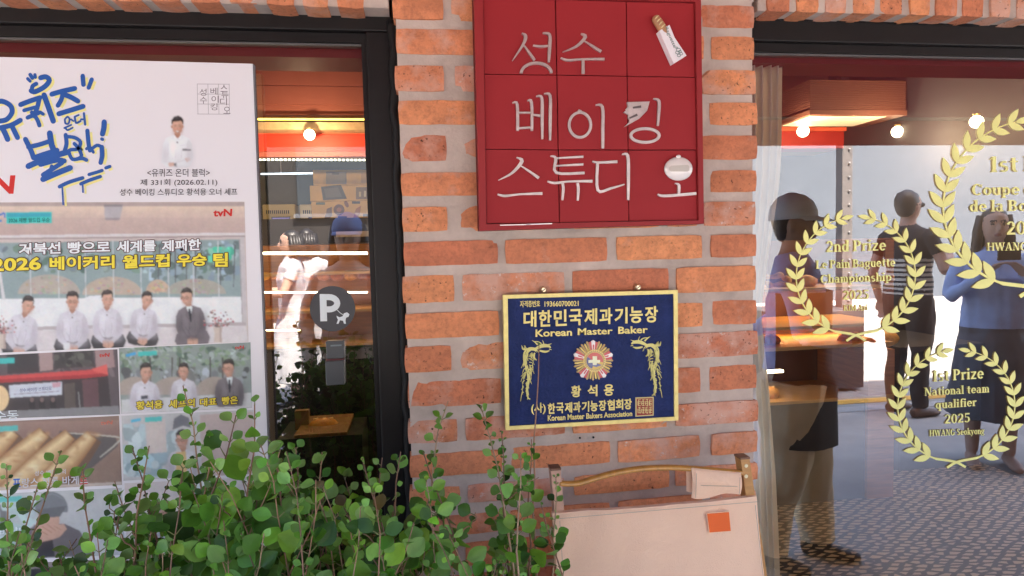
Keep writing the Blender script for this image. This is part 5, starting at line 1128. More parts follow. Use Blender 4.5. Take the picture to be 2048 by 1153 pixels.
LROW = ['leftmost bread roll beside the poster edge, upper lit shelf', 'golden bun left of the white-bloused woman reflection, upper lit shelf', 'golden bun among the rolls on the upper lit shelf', 'rounded brown roll among the rolls on the upper lit shelf', 'yellow bun above the parking sticker, upper lit shelf', 'roll between two buns above the parking sticker, upper lit shelf', 'bun near the right frame on the upper lit shelf', 'rightmost bun against the right frame on the upper lit shelf']
for k, x in enumerate((528, 553, 588, 618, 648, 674, 702, 730)):
    roll(x, 561, 1.86, .034, .021, 'bread_roll', LROW[k], 'rolls on the upper left shelf', seed=k)
for k, x in enumerate((532, 566, 604, 640)):
    roll(x, 640, 1.86, .045, .028, 'croissant', ['croissant nearest the poster on the middle shelf', 'second croissant from the poster on the middle shelf', 'croissant left of the parking sticker on the middle shelf', 'croissant behind the parking sticker on the middle shelf'][k], 'croissants on the left middle shelf', seed=20+k, kind='croissant')
# low wooden bread tray
t = thing('bread_tray', P(640, 872, 1.1), 'low wooden bread tray with raised back standing on the sill of the left window', 'tray')
q = MB(); pbox(q, 588, 868, 694, 874, 1.1, 1.4); q.build('base', mat('dim_wood', L(128, 92, 42), .5, var=.2), t)
q = MB(); pbox(q, 590, 822, 618, 867.5, 1.25, 1.28); q.build('side_board', mat('dim_wood'), t)
q = MB(); pbox(q, 560, 874.5, 730, 1150, 1.12, 1.40); tag(q.build('plinth', BLACK), 'black plinth under the wooden bread tray in the left window', 'plinth')
roll(648, 867, 1.25, .06, .035, 'loaf', 'dark loaf lying in the low wooden tray', None, 31, 'loaf')
# ---- right bay
rb = thing('red_beam', P(1740, 300, 3.3), 'bright red boxed beam turning the corner of the shop ceiling in the right window', 'beam')
cB = P(1740, 262, 3.3)
zt, zb = P(1650, 264, 3.3).z, P(1650, 297, 3.3).z
q = MB(); box(q, (P(1380, 270, 3.3).x, 3.3, zb), (cB.x+.2, 3.5, zt)); BR2 = mat('deep_red_paint', L(160, 38, 28), .5, var=.06, vscale=3); q.build('back_beam', BR2, rb)
q = MB(); box(q, (cB.x, .7, zb), (cB.x+.2, 3.299, zt)); q.build('side_beam', BR2, rb)
q = MB(); box(q, (P(1380, 262, 3.3).x, 3.27, zt+.001), (cB.x+.2, 3.5, zt+.03)); box(q, (cB.x-.03, .7, zt+.001), (cB.x+.2, 3.268, zt+.03)); q.build('top_lip', mat('salmon_paint'), rb)
q = MB(); box(q, (P(1380, 262, 3.3).x, 3.5005, zb), (cB.x+.2, 3.7, ZC)); box(q, (cB.x+.05, .7, zt+.031), (cB.x+.2, 3.5, ZC)); tag(q.build('drop_wall', CEIL), 'beige drop wall above the red beam in the right window', 'wall')
globe(1606, 263, .042, 2.95, 'leftmost globe lamp on the red beam in the right window')
globe(1795, 264, .040, 2.7, 'middle globe lamp at the corner of the red beam, right window')
globe(1953, 244, .036, 1.9, 'globe lamp behind the tip of the largest laurel decal')
ah = thing('air_conditioner', P(1715, 230, 2.56), 'brown ribbed ceiling air conditioner with pale underside given a faint glow, right window', 'air conditioner')
f0 = P(1620, 230, 2.56); f1 = P(1812, 230, 2.56); zt_ = P(1715, 160, 2.56).z; D_ = .42
q = MB(); nr = 14
for k in range(nr):
    z0 = f0.z+(zt_-f0.z)*(.16+.84*k/nr); z1 = f0.z+(zt_-f0.z)*(.16+.84*(k+.62)/nr)
    box(q, (f0.x, 2.56, z0), (f1.x, 2.56+D_, z1))
box(q, (f0.x+.012, 2.57, f0.z+.02), (f1.x-.012, 2.55+D_, zt_)); box(q, (f0.x-.004, 2.555, f0.z), (f1.x+.004, 2.565+D_, f0.z+(zt_-f0.z)*.14)); q.build('ribbed_casing', mat('ribbed_brown', L(92, 56, 44), .6, var=.1, vscale=20), ah)
q = MB(); box(q, (f0.x+.03, 2.60, f0.z-.004), (f1.x-.12, 2.52+D_, f0.z-.0005)); q.build('under_panel', emis('pale_panel_glow', (.80, .66, .44), .05), ah)  # faint emission put in so the underside looks lit; it is no lamp
q = MB(); box(q, ((f0.x+f1.x)/2-.03, 2.7, zt_+.0005), ((f0.x+f1.x)/2+.03, 2.76, ZC)); q.build('hanger', DARKW, ah)
# shelving with bread behind the right glass
rs = thing('bread_shelf', P(1650, 1000, 1.9), 'open wooden bread shelf with lamps behind the window with gold decals', 'shelf')
for (y0, y1) in ((576, 581), (652, 658), (692, 699), (800, 806)):
    q = MB(); pbox(q, 1470, y0, 1787, y1, 1.60, 2.05); q.build('shelf_board', WOOD2, rs)
q = MB(); pbox(q, 1470, 480, 1786, 1000, 2.055, 2.09); q.build('back_board', mat('deep_brown', L(104, 62, 38), .6), rs)
q = MB(); pbox(q, 1770, 480, 1787, 575, 1.62, 2.05); q.build('side_panel', WOOD, rs)
q = MB(); pbox(q, 1735, 700, 1787.5, 1090, 1.61, 2.05); q.build('cabinet', WOOD, rs)
q = MB(); pbox(q, 1480, 743, 1567, 748, 1.615, 1.64); q.build('light_strip', LEDW, rs)
for y in (577, 653.5):
    q = MB(); pbox(q, 1475, y, 1765, y+2.5, 1.90, 1.92); q.build('light_strip', LEDS, rs)
q = MB(); pbox(q, 1400, 807, 1734, 1090, 1.63, 2.05); q.build('plinth', BLACK, rs)
roll(1552, 576, 1.75, .055, .038, 'pretzel', 'knotted golden bread ring on the top shelf beside the brick pier', None, 41, 'pretzel')
roll(1612, 576, 1.72, .06, .036, 'bread_roll', 'smooth golden roll beside the bread ring on the top shelf', None, 42)
roll(1756, 576, 1.75, .085, .05, 'bread_roll', 'large round golden loaf behind the word Championship', None, 43)
roll(1766, 692, 1.72, .09, .045, 'loaf', 'upper crusty brown loaf right of the 2nd Prize wreath foot', None, 44, 'loaf')
roll(1700, 692, 1.72, .07, .04, 'loaf', 'brown loaf behind the foot of the 2nd Prize wreath', None, 45, 'loaf')
roll(1540, 692, 1.72, .05, .035, 'croissant', 'yellow croissant low on the shelf beside the curtain', None, 47, 'croissant')
roll(1536, 800, 1.70, .06, .04, 'loaf', 'pale loaf under the bright strip lamp beside the curtain', None, 46, 'loaf')
dc = thing('display_counter', P(2000, 1000, 1.95)*1, 'black display counter with glossy front behind the lowest laurel decal', 'counter')
q = MB(); a = P(1800, 705, 1.95); b = P(2500, 705, 2.25); box(q, (a.x, 1.95, .0045), (3.38, 2.6, a.z), bev=.004); q.build('body', BLACK, dc)
q = MB(); box(q, (a.x-.01, 1.94, a.z+.001), (3.39, 2.6, a.z+.03)); q.build('worktop', mat('dark_wall'), dc)
# curtain gathered beside the pier
q = MB(); cm = mat('sage_linen', (.88, .84, .74), .85, trans=.42)
prof = [(96,1494,1565),(180,1494,1564),(260,1494,1562),(330,1494,1558),(380,1494,1553),(440,1493,1545),(500,1492,1537),(560,1490,1529),(610,1490,1522),(640,1490,1521),(690,1490,1526),(760,1492,1534),(850,1494,1542),(950,1495,1548),(1050,1496,1552),(1153,1496,1556),(1300,1496,1562),(1480,1496,1566)]
NU = 44; vs = []; YCU = .20
for (py, xa, xb) in prof:
    for k in range(NU+1):
        u = k/NU; p = P(xa+(xb-xa)*u, py, YCU); p.y += .016*sin(u*2*pi*4.5+py*.0008)*(.4+.6*min(1, abs(py-620)/250))+.012*pnoise(Vector((u*5, py*.004, 2)))
        vs.append(p)
m_ = NU+1; q.add(vs, [(j*m_+k, (j+1)*m_+k, (j+1)*m_+k+1, j*m_+k+1) for j in range(len(prof)-1) for k in range(NU)])
cu = q.build('curtain', cm, smooth=True); tag(cu, 'pale sage linen curtain gathered beside the brick pier inside the right window', 'curtain')
# ================================================================== AWNING AND PEOPLE (seen in the glass)
AW = mat('red_awning_cloth', L(112, 34, 34), .8, var=.06, vscale=3, trans=.45)
aw = thing('awning', (.3, -.9, 2.3), 'red fabric shop awning over the two windows, seen only in the glass', 'awning')
AX0, AX1, AZ0, AZ1, AD = -3.2, 4.6, 2.55, PR(1800, 290, 1.35).z+.13, 1.35
q = MB(); N_ = 60
vs = []
for j in range(9):
    t = j/8
    for k in range(N_+1):
        x = AX0+(AX1-AX0)*k/N_; vs.append((x, -.02-AD*t, AZ0+(AZ1-AZ0)*t-.035*sin(pi*t)))
m_ = N_+1; q.add(vs, [(j*m_+k, j*m_+k+1, (j+1)*m_+k+1, (j+1)*m_+k) for j in range(8) for k in range(N_)])
q.build('canopy', AW, aw, smooth=True)
q = MB(); vs = []
for k in range(N_*4+1):
    x = AX0+(AX1-AX0)*k/(N_*4); z = AZ1; vs += [(x, -.022-AD, z), (x, -.024-AD, z-.13)]
q.add(vs, [(2*k, 2*k+1, 2*k+3, 2*k+2) for k in range(N_*4)]); q.build('valance', AW, aw)
ARM = mat('awning_arm', (.35, .34, .33), .4, metal=.8)
for x in (-2.6, .38, 4.2):
    q = MB(); tube(q, [(x, -.01, 2.25), (x, -AD+.02, AZ1-.02)], .014, 8); q.build('arm', ARM, aw)
q = MB(); tube(q, [(AX0, -.01-AD, AZ1+.01), (AX1, -.01-AD, AZ1+.01)], .016, 8); q.build('front_bar', ARM, aw)
# steel post with bolts on the far kerb side
pc = PR(1688, 480, 4.0); pp = thing('steel_post', (pc.x, -4.0, 0), 'grey riveted steel post at the roadside, reflected in the right window', 'post')
q = MB(); box(q, (pc.x-.055, -4.05, 0), (pc.x+.055, -3.95, 2.35), bev=.006); q.build('column', mat('grey_steel', (.16, .145, .14), .5, var=.1), pp)
for k in range(16):
    q = MB(); ball(q, (pc.x+.015, -3.945, .3+k*.13), .011, nu=10, nv=6); q.build('bolt', mat('bolt', (.45, .43, .42), .35, metal=.6), pp)
q = MB(); box(q, (pc.x-.17, -4.06, 2.36), (pc.x+.06, -3.94, 2.40)); tube(q, [(pc.x-.16, -4, 2.3), (pc.x-.12, -4, 2.36)], .01, 6); q.build('bracket', mat('rust_red', (.32, .10, .06), .7), pp)
ub = PR(1640, 640, 3.9); q = MB(); box(q, (ub.x-.55, -4.4, 0.02), (ub.x+.35, -3.75, ub.z+.10), bev=.01); o = tag(q.build('utility_box', mat('dark_grey_metal', (.06, .062, .07), .45)), 'dark grey utility cabinet at the roadside beside the steel post', 'cabinet')
# parked white van further along
SK = (.50, .29, .21)
def human(name, x, y, H, heading, lab, spec, parent_group=None):
    """a standing body as one voxel-joined skin; spec: arms, clothing radii and colours, face, hair"""
    s = H/1.72; src = MB(); mats_ = []; idx = {}
    def mi(key, col, rough=.75):
        if key not in idx:
            idx[key] = len(mats_); mats_.append(mat('person_'+key, col, rough, var=.10, vscale=12, bump=.25, bscale=22))
        return idx[key]
    g = spec; pre = g['id']
    skin = mi(pre+'_skin', g.get('skin', SK), .55); top = mi(pre+'_top', g['top']); leg = mi(pre+'_trousers', g['leg']); shoe = mi(pre+'_shoe', g.get('shoe', (.03, .03, .03)), .5); dk = mi(pre+'_eye', (.02, .015, .015)); lip = mi(pre+'_lip', (.30, .11, .09))
    stripe = mi(pre+'_stripe', g['stripe']) if 'stripe' in g else None
    W_ = g.get('w', 1.0); tl = g.get('torso_loose', 1.0)
    tube(src, [(0,0,.84),(0,.0,.92),(0,.0,1.02),(0,.005,1.12),(0,.01,1.26),(0,0,1.37),(0,-.01,1.43),(0,-.015,1.465)], [(.15*W_*tl,.115*tl),(.168*W_*tl,.125*tl),(.158*W_*tl,.118*tl),(.15*W_*tl,.112*tl),(.172*W_*tl,.122*tl),(.185*W_,.108),(.13*W_,.08),(.07,.065)], 20, top, side=(1, 0, 0))
    nto = len(src.f)
    tube(src, [(0,-.02,1.42),(0,-.008,1.48),(0,.005,1.54)], [.062,.054,.052], 14, skin)
    tube(src, [(0,.03,1.498),(0,.026,1.51),(0,.018,1.54),(0,.008,1.58),(0,.0,1.62),(0,-.004,1.66),(0,-.008,1.695),(0,-.01,1.716)], [(.022,.025),(.042,.045),(.060,.070),(.070,.086),(.074,.094),(.071,.090),(.052,.066),(.018,.024)], 20, skin, side=(1, 0, 0))
    tube(src, [(0,.092,1.618),(0,.104,1.592),(0,.107,1.578),(0,.092,1.570)], [.008,.011,.014,.008], 8, skin)
    for e in (-1, 1):
        ball(src, (e*.075, -.005, 1.60), (.009,.018,.03), skin, nu=8, nv=8); ball(src, (e*.030, .085, 1.618), (.013,.008,.006), dk, nu=8, nv=6)
        tube(src, [(e*.012,.092,1.636),(e*.044,.080,1.636)], .005, 6, dk)
    ball(src, (0, .088, 1.545), (.022,.010,.007), lip, nu=10, nv=6)
    lr = g.get('leg_loose', 1.0); st = g.get('stride', 0.0)
    for e in (-1, 1):
        d = st*e
        hip = (e*.09, 0, .90); kn = (e*.10, d*.5+.02, .48); an = (e*.105, d, .085)
        if g.get('skirt'):
            pass
        hz = g.get('hem', .06)
        pts = [hip, (e*.095, d*.25+.01, .69), kn, (e*.103, d*.75-.005, .30), (e*.105, d, max(.07, .085))]
        rr = [(.092*lr,.10*lr),(.082*lr,.088*lr),(.060*lr*1.0,.065*lr),(.058*lr,.062*lr),(.046*lr*1.02,.050*lr)]
        bare = g.get('bare', 0)
        if bare: tube(src, pts[:3], rr[:3], 14, leg, side=(1, 0, 0)); tube(src, pts[2:], [(.052,.056),(.052,.058),(.036,.040)], 14, skin, side=(1, 0, 0))
        else: tube(src, pts, rr, 14, leg, side=(1, 0, 0))
        tube(src, [(an[0], an[1]-.075, .035), (an[0], an[1]-.03, .045), (an[0]+e*.006, an[1]+.06, .036), (an[0]+e*.012, an[1]+.13, .028), (an[0]+e*.012, an[1]+.185, .022)], [(.026,.032),(.036,.043),(.040,.034),(.044,.026),(.026,.018)], 12, skin if g.get('sandal') else shoe, side=(1, 0, 0))
    if g.get('skirt'): tube(src, [(0,0,.98),(0,.0,.85),(0,.01,.65),(0,.01,g['skirt'])], [(.16,.12),(.20,.16),(.23,.20),(.27,.24)], 22, leg, side=(1, 0, 0))
    sl = g.get('sleeve', 1.0)
    for e, (el, wr, hd) in zip((-1, 1), g['arms']):
        sh = Vector((e*.185*W_, -.01, 1.385)); el = Vector(el); wr = Vector(wr); hd = Vector(hd)
        al = g.get('arm_loose', 1.0); mid = sh.lerp(el, .5)
        cut = g.get('short', False)
        tube(src, [sh+Vector((-e*.05, 0, .0)), sh+Vector((-e*.012, 0, -.018)), mid], [(.050*al),.054*al,.050*al], 12, top)
        tube(src, [mid, el], [.05*al if not cut else .043, .042*al if not cut else .038], 12, top if not cut else skin)
        tube(src, [el, el.lerp(wr, .35), wr], [.041*al if not cut else .038, .040*al if not cut else .038, .030*al if not cut else .027], 12, top if not cut else skin)
        f = (hd-wr).normalized(); pz = Vector((0, 0, 1)) if abs(f.z) < .8 else Vector((0, 1, 0)); sd = f.cross(pz).normalized(); nn = sd.cross(f)
        tube(src, [wr, wr+f*.03, wr+f*.085], [(.027,.020),(.040,.017),(.040,.014)], 12, skin, side=sd)
        for k in range(4):
            b0 = wr+f*.08+sd*(.030-.020*k); ln = (.068,.078,.072,.055)[k]; curl = g.get('curl', .5)
            m1 = b0+f*ln*.45-nn*ln*.22*curl*e*0-nn*ln*.30*curl; m2 = m1+f*ln*.30-nn*ln*.55*curl
            tube(src, [b0, m1, m2], [.0098,.0092,.0078], 8, skin)
        tb = wr+f*.025+sd*.036; tube(src, [wr+f*.015+sd*.018, tb, tb+f*.032+sd*.014, tb+f*.055+sd*.010-nn*.012], [.014,.0125,.0105,.0085], 8, skin)
    R3 = Matrix.Rotation(heading, 3, 'Z')
    src.v = [R3 @ (v*s)+Vector((x, y, 0)) for v in src.v]
    t = thing('person', (x, y, 0), lab, 'person', parent_group)
    # join into one skin
    me = bpy.data.meshes.new('tmp'); me.from_pydata(src.v, [], src.f); ob = bpy.data.objects.new('tmp', me); COL.objects.link(ob)
    rm = ob.modifiers.new('r', 'REMESH'); rm.mode = 'VOXEL'; rm.voxel_size = .0075; sm = ob.modifiers.new('s', 'SMOOTH'); sm.iterations = 3; sm.factor = .5
    dg = bpy.context.evaluated_depsgraph_get(); dg.update(); ev = ob.evaluated_get(dg); em = ev.to_mesh()
    bv = BVHTree.FromPolygons(src.v, src.f)
    out = MB(); out.v = [v.co.copy() for v in em.vertices]; out.f = [list(p.vertices) for p in em.polygons]
    Ri = R3.transposed()
    # cloth folds: gentle ripples where the surface is clothing
    mids = []
    for p in em.polygons:
        loc, nrm, fi, dist = bv.find_nearest(p.center); m_i = src.m[fi]
        if fi < nto or m_i == leg: m_i = leg if p.center.z < .935*s else top
        if stripe is not None and m_i == top:
            zz = (p.center.z/s); 
            if zz < 1.22 and int(zz/.018) % 2 == 0: m_i = stripe
        mids.append(m_i)
    fold = g.get('fold', .011); nr = [v.normal.copy() for v in em.vertices]; vm = [skin]*len(out.v)
    for p, m_i in zip(em.polygons, mids):
        for vi in p.vertices: vm[vi] = m_i
    for i, v in enumerate(out.v):
        if vm[i] in (top, leg) or vm[i] == stripe:
            w = v*s; out.v[i] = v+nr[i]*fold*(pnoise(Vector((v.x*9, v.y*9, v.z*5.5)))+.6*pnoise(Vector((v.x*20+4, v.y*20, v.z*11))))
    out.m = mids; out.c = [(1, 1, 1)]*len(out.f)
    ev.to_mesh_clear(); bpy.data.objects.remove(ob); bpy.data.meshes.remove(me)
    body = out.build('body', mats_, t, smooth=True)
    def part(nm, mb, m):
        mb.v = [R3 @ (v*s)+Vector((x, y, 0)) for v in mb.v]; return mb.build(nm, m, t, smooth=True)
    hc = g.get('hair')
    if hc:
        q = MB(); tube(q, [(0,-.045,1.525),(0,-.042,1.545),(0,-.036,1.575),(0,-.030,1.61),(0,-.02,1.65),(0,-.014,1.70),(0,-.012,1.73)], [(.030,.020),(.056,.044),(.071,.064),(.080,.080),(.081,.094),(.064,.080),(.02,.03)] if 'cap' not in g else [(.030,.020),(.052,.040),(.066,.056),(.076,.072),(.078,.084),(.05,.06),(.01,.01)], 20, side=(1, 0, 0))
        L_ = g.get('hair_len', 0)
        if L_:
            for k in range(13):
                a = RAD(180+ (k-6)*17+90); px_, py_ = .078*cos(a+pi/2*0), .088*sin(a)-.018
                px_, py_ = .08*sin(RAD((k-6)*17)), -.02-.085*cos(RAD((k-6)*17))
                tube(q, [(px_, py_, 1.68), (px_*1.12, py_*1.1-.005, 1.58), (px_*1.25, py_*1.05-.01, 1.58-L_*.5), (px_*1.2+.01*sin(k), py_*1.0, 1.58-L_)], [.018,.027,.028,.008], 8)
        part('hair', q, mat('hair_'+pre, hc, .45, var=.3, vscale=60, stretch=(1, 1, .1)))
    if 'cap' in g:
        q = MB(); tube(q, [(0,-.005,1.628),(0,-.006,1.66),(0,-.01,1.70),(0,-.012,1.735),(0,-.012,1.752)], [(.088,.108),(.088,.107),(.078,.094),(.05,.06),(.012,.014)], 24, side=(1, 0, 0))
        vs = [];  n_ = 12
        for k in range(n_+1):
            a = RAD(-75+150*k/n_); vs.append((.088*sin(a), .104*cos(a)-.005, 1.640)); vs.append((.082*sin(a), .104*cos(a)+.062*max(0, cos(a))**.6, 1.624-.004*cos(a)))
        vs += [(v[0], v[1], v[2]-.005) for v in vs]; k2 = 2*(n_+1)
        q.add(vs, [(2*k, 2*k+1, 2*k+3, 2*k+2) for k in range(n_)]+[(k2+2*k, k2+2*k+2, k2+2*k+3, k2+2*k+1) for k in range(n_)]+[(2*k+1, k2+2*k+1, k2+2*k+3, 2*k+3) for k in range(n_)])
        part('cap', q, mat('cap_'+pre, g['cap'], .8, var=.08, vscale=20))
    if g.get('glasses'):
        q = MB()
        for e in (-1, 1): ball(q, (e*.034, .094, 1.615), (.027,.008,.019), nu=12, nv=8); tube(q, [(e*.06,.088,1.622),(e*.077,.03,1.618),(e*.078,-.02,1.61)], .0035, 6)
        tube(q, [(-.012,.100,1.620),(.012,.100,1.620)], .003, 6); part('sunglasses', q, mat('black_lens', (.01, .01, .012), .15))
    if g.get('apron'):
        q = MB(); vs = []; z0, z1 = g['apron']; nz_ = 14; nx_ = 20
        for j in range(nz_+1):
            z = z0+(z1-z0)*j/nz_; tf = 1-(z-.95)/.45 if z > .95 else 1; rx = (.16*W_*tl+.03)*(1 if z < 1.15 else 1.06); ry = .125*tl+.022+(.03 if z < .9 else 0)
            for k in range(nx_+1):
                a = RAD(-115+230*k/nx_); vs.append((rx*sin(a), ry*cos(a)+.006*sin(a*9+z*6), z))
        w_ = nx_+1; q.add(vs, [(j*w_+k, j*w_+k+1, (j+1)*w_+k+1, (j+1)*w_+k) for j in range(nz_) for k in range(nx_)])
        part('apron', q, mat('apron_'+pre, g['apron_col'], .8, var=.1, vscale=10))
    return t
def at(px, ptop, k):
    p = PR(px, ptop, k); return p.x, p.z
HANG = [((-.24,-.03,1.10),(-.25,.03,.86),(-.25,.05,.75)), ((.24,-.03,1.10),(.25,.03,.86),(.25,.05,.75))]
# person in a light blue cap, apron and khaki trousers
x, h = at(1588, 388, .86)
human('person', x, -.86, h*.985, RAD(-54), 'person in pale blue cap, blue shirt and dark apron over baggy khaki trousers', dict(id='baker', top=(.34,.48,.88), leg=(.80,.67,.46), leg_loose=1.55, cap=(.66,.78,.95), hair=(.05,.04,.035), apron=(.60,1.30), apron_col=(.035,.026,.026), skin=(.46,.31,.23), stride=.10, torso_loose=1.08, fold=.012, arms=[((-.26,.06,1.12),(-.12,.22,1.08),(-.05,.30,1.10)), ((.27,-.10,1.14),(.20,-.28,1.02),(.16,-.40,1.06))], short=False, shoe=(.05,.04,.04)))
# person with sunglasses in a black polo striped at the bottom
x, h = at(1818, 383, 2.9)
human('person', x, -2.9, h, RAD(-102), 'person seen from behind in black polo with striped lower half and sunglasses', dict(id='striped', top=(.022,.016,.018), stripe=(.50,.48,.42), leg=(.05,.032,.026), leg_loose=1.12, hair=(.022,.018,.018), glasses=True, short=True, w=1.08, torso_loose=1.06, arms=[((-.27,.03,1.12),(-.16,.22,1.20),(-.10,.28,1.25)), ((.27,-.05,1.10),(.29,.06,.86),(.29,.09,.76))], shoe=(.12,.06,.035), skin=(.45,.28,.21)))
# woman in a blue shirt holding a phone
x, h = at(1990, 418, 1.75)
human('person', x, -1.75, min(1.70, h), RAD(32), 'person with long dark hair in open blue shirt holding up a phone', dict(id='blue', top=(.32,.43,.70), leg=(.10,.10,.12), skirt=.34, hair=(.02,.017,.016), hair_len=.30, bare=1, sandal=True, torso_loose=1.14, skin=(.42,.27,.21), arms=[((-.26,.06,1.14),(-.10,.24,1.30),(-.03,.28,1.38)), ((.26,.06,1.14),(.10,.24,1.30),(.03,.28,1.38))]))
hp = Vector((x, -1.75, 0))+Matrix.Rotation(RAD(32), 3, 'Z') @ (Vector((0, .33, 1.43))*(min(1.70, h)/1.72))
q = MB(); box(q, (hp.x-.075, hp.y-.004, hp.z-.037), (hp.x+.075, hp.y+.004, hp.z+.037), bev=.003); tag(q.build('phone', mat('phone_black', (.015, .015, .018), .25)), 'black phone held sideways by the person in the blue shirt', 'phone')
# two people in white in the sun, left window
x, h = at(578, 452, 4.3)
human('person', x, -4.3, 1.60, RAD(75), 'person in white blouse and long white skirt standing in full sun', dict(id='white', top=(.42,.43,.47), leg=(.44,.44,.46), skirt=.30, hair=(.02,.018,.018), hair_len=.10, torso_loose=1.05, skin=(.48,.30,.23), short=True, arms=[((-.24,.10,1.14),(-.14,.28,1.16),(-.10,.36,1.20)), ((.24,.10,1.14),(.12,.28,1.14),(.08,.36,1.18))], bare=1))
x, h = at(614, 458, 4.55)
human('person', x, -4.55, 1.62, RAD(-170), 'person with dark bob in white shirt and pale trousers behind the white-skirted one', dict(id='pale', top=(.40,.41,.45), leg=(.36,.36,.38), leg_loose=1.3, hair=(.018,.016,.018), hair_len=.12, torso_loose=1.12, arms=HANG, skin=(.45,.28,.21)))
# the person nearest the left glass, in a blue cap and olive top
x, h = at(694, 436, 1.78)
human('person', x-.0, -1.78, h, RAD(6), 'person in blue cap and olive long-sleeved top raising one arm, nearest the left window', dict(id='olive', top=(.60,.52,.42), leg=(.012,.012,.013), leg_loose=1.15, cap=(.16,.25,.52), hair=(.012,.011,.012), hair_len=.34, glasses=False, torso_loose=1.08, arm_loose=1.1, skin=(.45,.29,.22), arms=[((-.26,.0,1.10),(-.20,.14,.92),(-.18,.20,.84)), ((.27,.06,1.16),(.20,.16,1.30),(.17,.17,1.38))]))
# ================================================================== FOLDED CANVAS CHAIR AND SHRUBS
YC = -.16
ch = thing('folding_chair', P(1300, 1250, YC)*1, 'folded wooden canvas chair with curved top rail and orange square patch, leaning on the pier', 'chair')
ch.location.z = 0; ORG[ch] = Vector(ch.location)
OAK = mat('oiled_oak', C(178, 118, 66), .45, var=.22, vscale=7, stretch=(1, 1, 9), bump=.15)
PINK = mat('weathered_wood', C(196, 140, 118), .6, var=.2, vscale=7, stretch=(1, 1, 9), bump=.2)
RAIL = mat('varnished_rail', C(188, 122, 54), .3, var=.22, vscale=9, stretch=(9, 1, 1), coat=.3)
CANV = mat('cream_canvas', C(248, 190, 160), .9, var=.05, vscale=3, bump=.5, bscale=420, trans=.12)
def post(x0, y0, x1, y1, wid, dep, m, nm):
    a, b = P(x0, y0, YC), P(x1, y1, YC); ux = Vector((1, 0, 0)); d = (b-a); dz = d/2
    b = a+d*((a.z-.005)/(a.z-b.z)); d = b-a
    q = MB(); obox(q, (a+b)/2, ux*wid/2, (0, dep/2, 0), d/2); return q.build(nm, m, ch), a, b
lp, la, lb = post(1109, 937, 1140, 1300, .021, .028, PINK, 'left_post'); rp, ra, rb_ = post(1484, 915, 1520, 1153, .021, .028, OAK, 'right_post')
lp.name = 'post'; rp.name = 'post'
for o_ in (la, ra):
    q = MB(); obox(q, o_+Vector((0, 0, .002)), (.0113, 0, 0), (0, .0148, 0), (0, 0, .0022)); q.build('post_cap', mat('dark_cap', (.16, .075, .04), .6), ch)
# pale dowel plugs on the right post
for y in (932, 953):
    q = MB(); c = P(1492, y, YC-.0145); tube(q, [c, c-Vector((0, .0015, 0))], .0042, 10); q.build('dowel', mat('pale_dowel', C(226, 196, 160), .5), ch)
pts = [(1118,966),(1135,968),(1160,966),(1190,957),(1230,946),(1280,938),(1330,935.5),(1375,937),(1430,941),(1482,946)]
w = [P(a, b, YC-.008) for a, b in spline(pts, 4)]
q = MB(); tube(q, w, [(.0088, .0062)]*len(w), 12, side=(0, 1, 0)); q.build('top_rail', RAIL, ch, smooth=True)
# canvas sleeve hanging over the rail
q = MB(); vs = []; cols = 22; rows_ = 26
for j in range(rows_+1):
    t = j/rows_
    for k in range(cols+1):
        u = k/cols; x = 1376+98*u; yt = 932+9*u; yb = 990-9*u+3*sin(u*7)
        if t < .46: yy = yb+(yt-yb)*(t/.46); dep = -.021-.006*sin(pi*t/.46)
        elif t < .54: r = (t-.46)/.08; yy = yt-1.6*sin(pi*r); dep = -.021+.026*r
        else: yy = yt+(yb-4-yt)*((t-.54)/.46); dep = .005
        p = P(x+(3*(1-t/.46) if t < .46 else 0)*(-1 if u < .5 else .4)*0, yy, YC); p.y += dep+.0028*pnoise(Vector((u*4, t*5, 7)))+(.004*(1 if (u < .03 or u > .97) else 0)); vs.append(p)
w_ = cols+1; q.add(vs, [(j*w_+k, j*w_+k+1, (j+1)*w_+k+1, (j+1)*w_+k) for j in range(rows_) for k in range(cols)]); slv = q.build('canvas_sleeve', CANV, ch, smooth=True)
q = MB()
STI = mat('tan_thread', C(186, 152, 134), .8)
for (pa, pb) in (((1382,938),(1380,986)), ((1467,946),(1466,978)), ((1390,962),(1462,964))): stroke(q, [pa, pb], .9, YC, .0296, thick=.0004)
q.build('stitching', STI, slv)
# big canvas seat/back panel
q = MB(); cols, rows_ = 40, 40; vs = []
for j in range(rows_+1):
    t = j/rows_
    for k in range(cols+1):
        u = k/cols
        tx, ty = 1101+403*u, 1019-33*u+2.0*sin(u*pi); bx, by = 1128+410*u, 1420-20*u
        p = P(tx+(bx-tx)*t, ty+(by-ty)*t, YC); p.y += -.020-.015*t-.006*sin(pi*u)+.006*pnoise(Vector((u*3, t*2.4, 5)))+.0035*pnoise(Vector((u*9+t*3, t*3, 9)))
        vs.append(p)
w_ = cols+1; q.add(vs, [(j*w_+k, (j+1)*w_+k, (j+1)*w_+k+1, j*w_+k+1) for j in range(rows_) for k in range(cols)])
n0 = len(q.v); bk_ = [v+Vector((0, .012, 0)) for v in q.v]
edge = [k for k in range(w_)]+[j*w_+cols for j in range(1, rows_+1)]+[rows_*w_+k for k in range(cols-1, -1, -1)]+[j*w_ for j in range(rows_-1, 0, -1)]
q.add([q.v[i] for i in edge]+[bk_[i] for i in edge], [(i, (i+1) % len(edge), len(edge)+(i+1) % len(edge), len(edge)+i) for i in range(len(edge))])
can = q.build('canvas_panel', CANV, ch, smooth=True)
q = MB(); 
for (pa, pb) in (((1108,1026),(1502,993)), ((1113,1030),(1121,1153)), ((1496,1000),(1513,1153))): stroke(q, [pa, ((pa[0]+pb[0])/2, (pa[1]+pb[1])/2), pb], 1.0, YC, .032, thick=.0004)
q.build('stitching', STI, can)
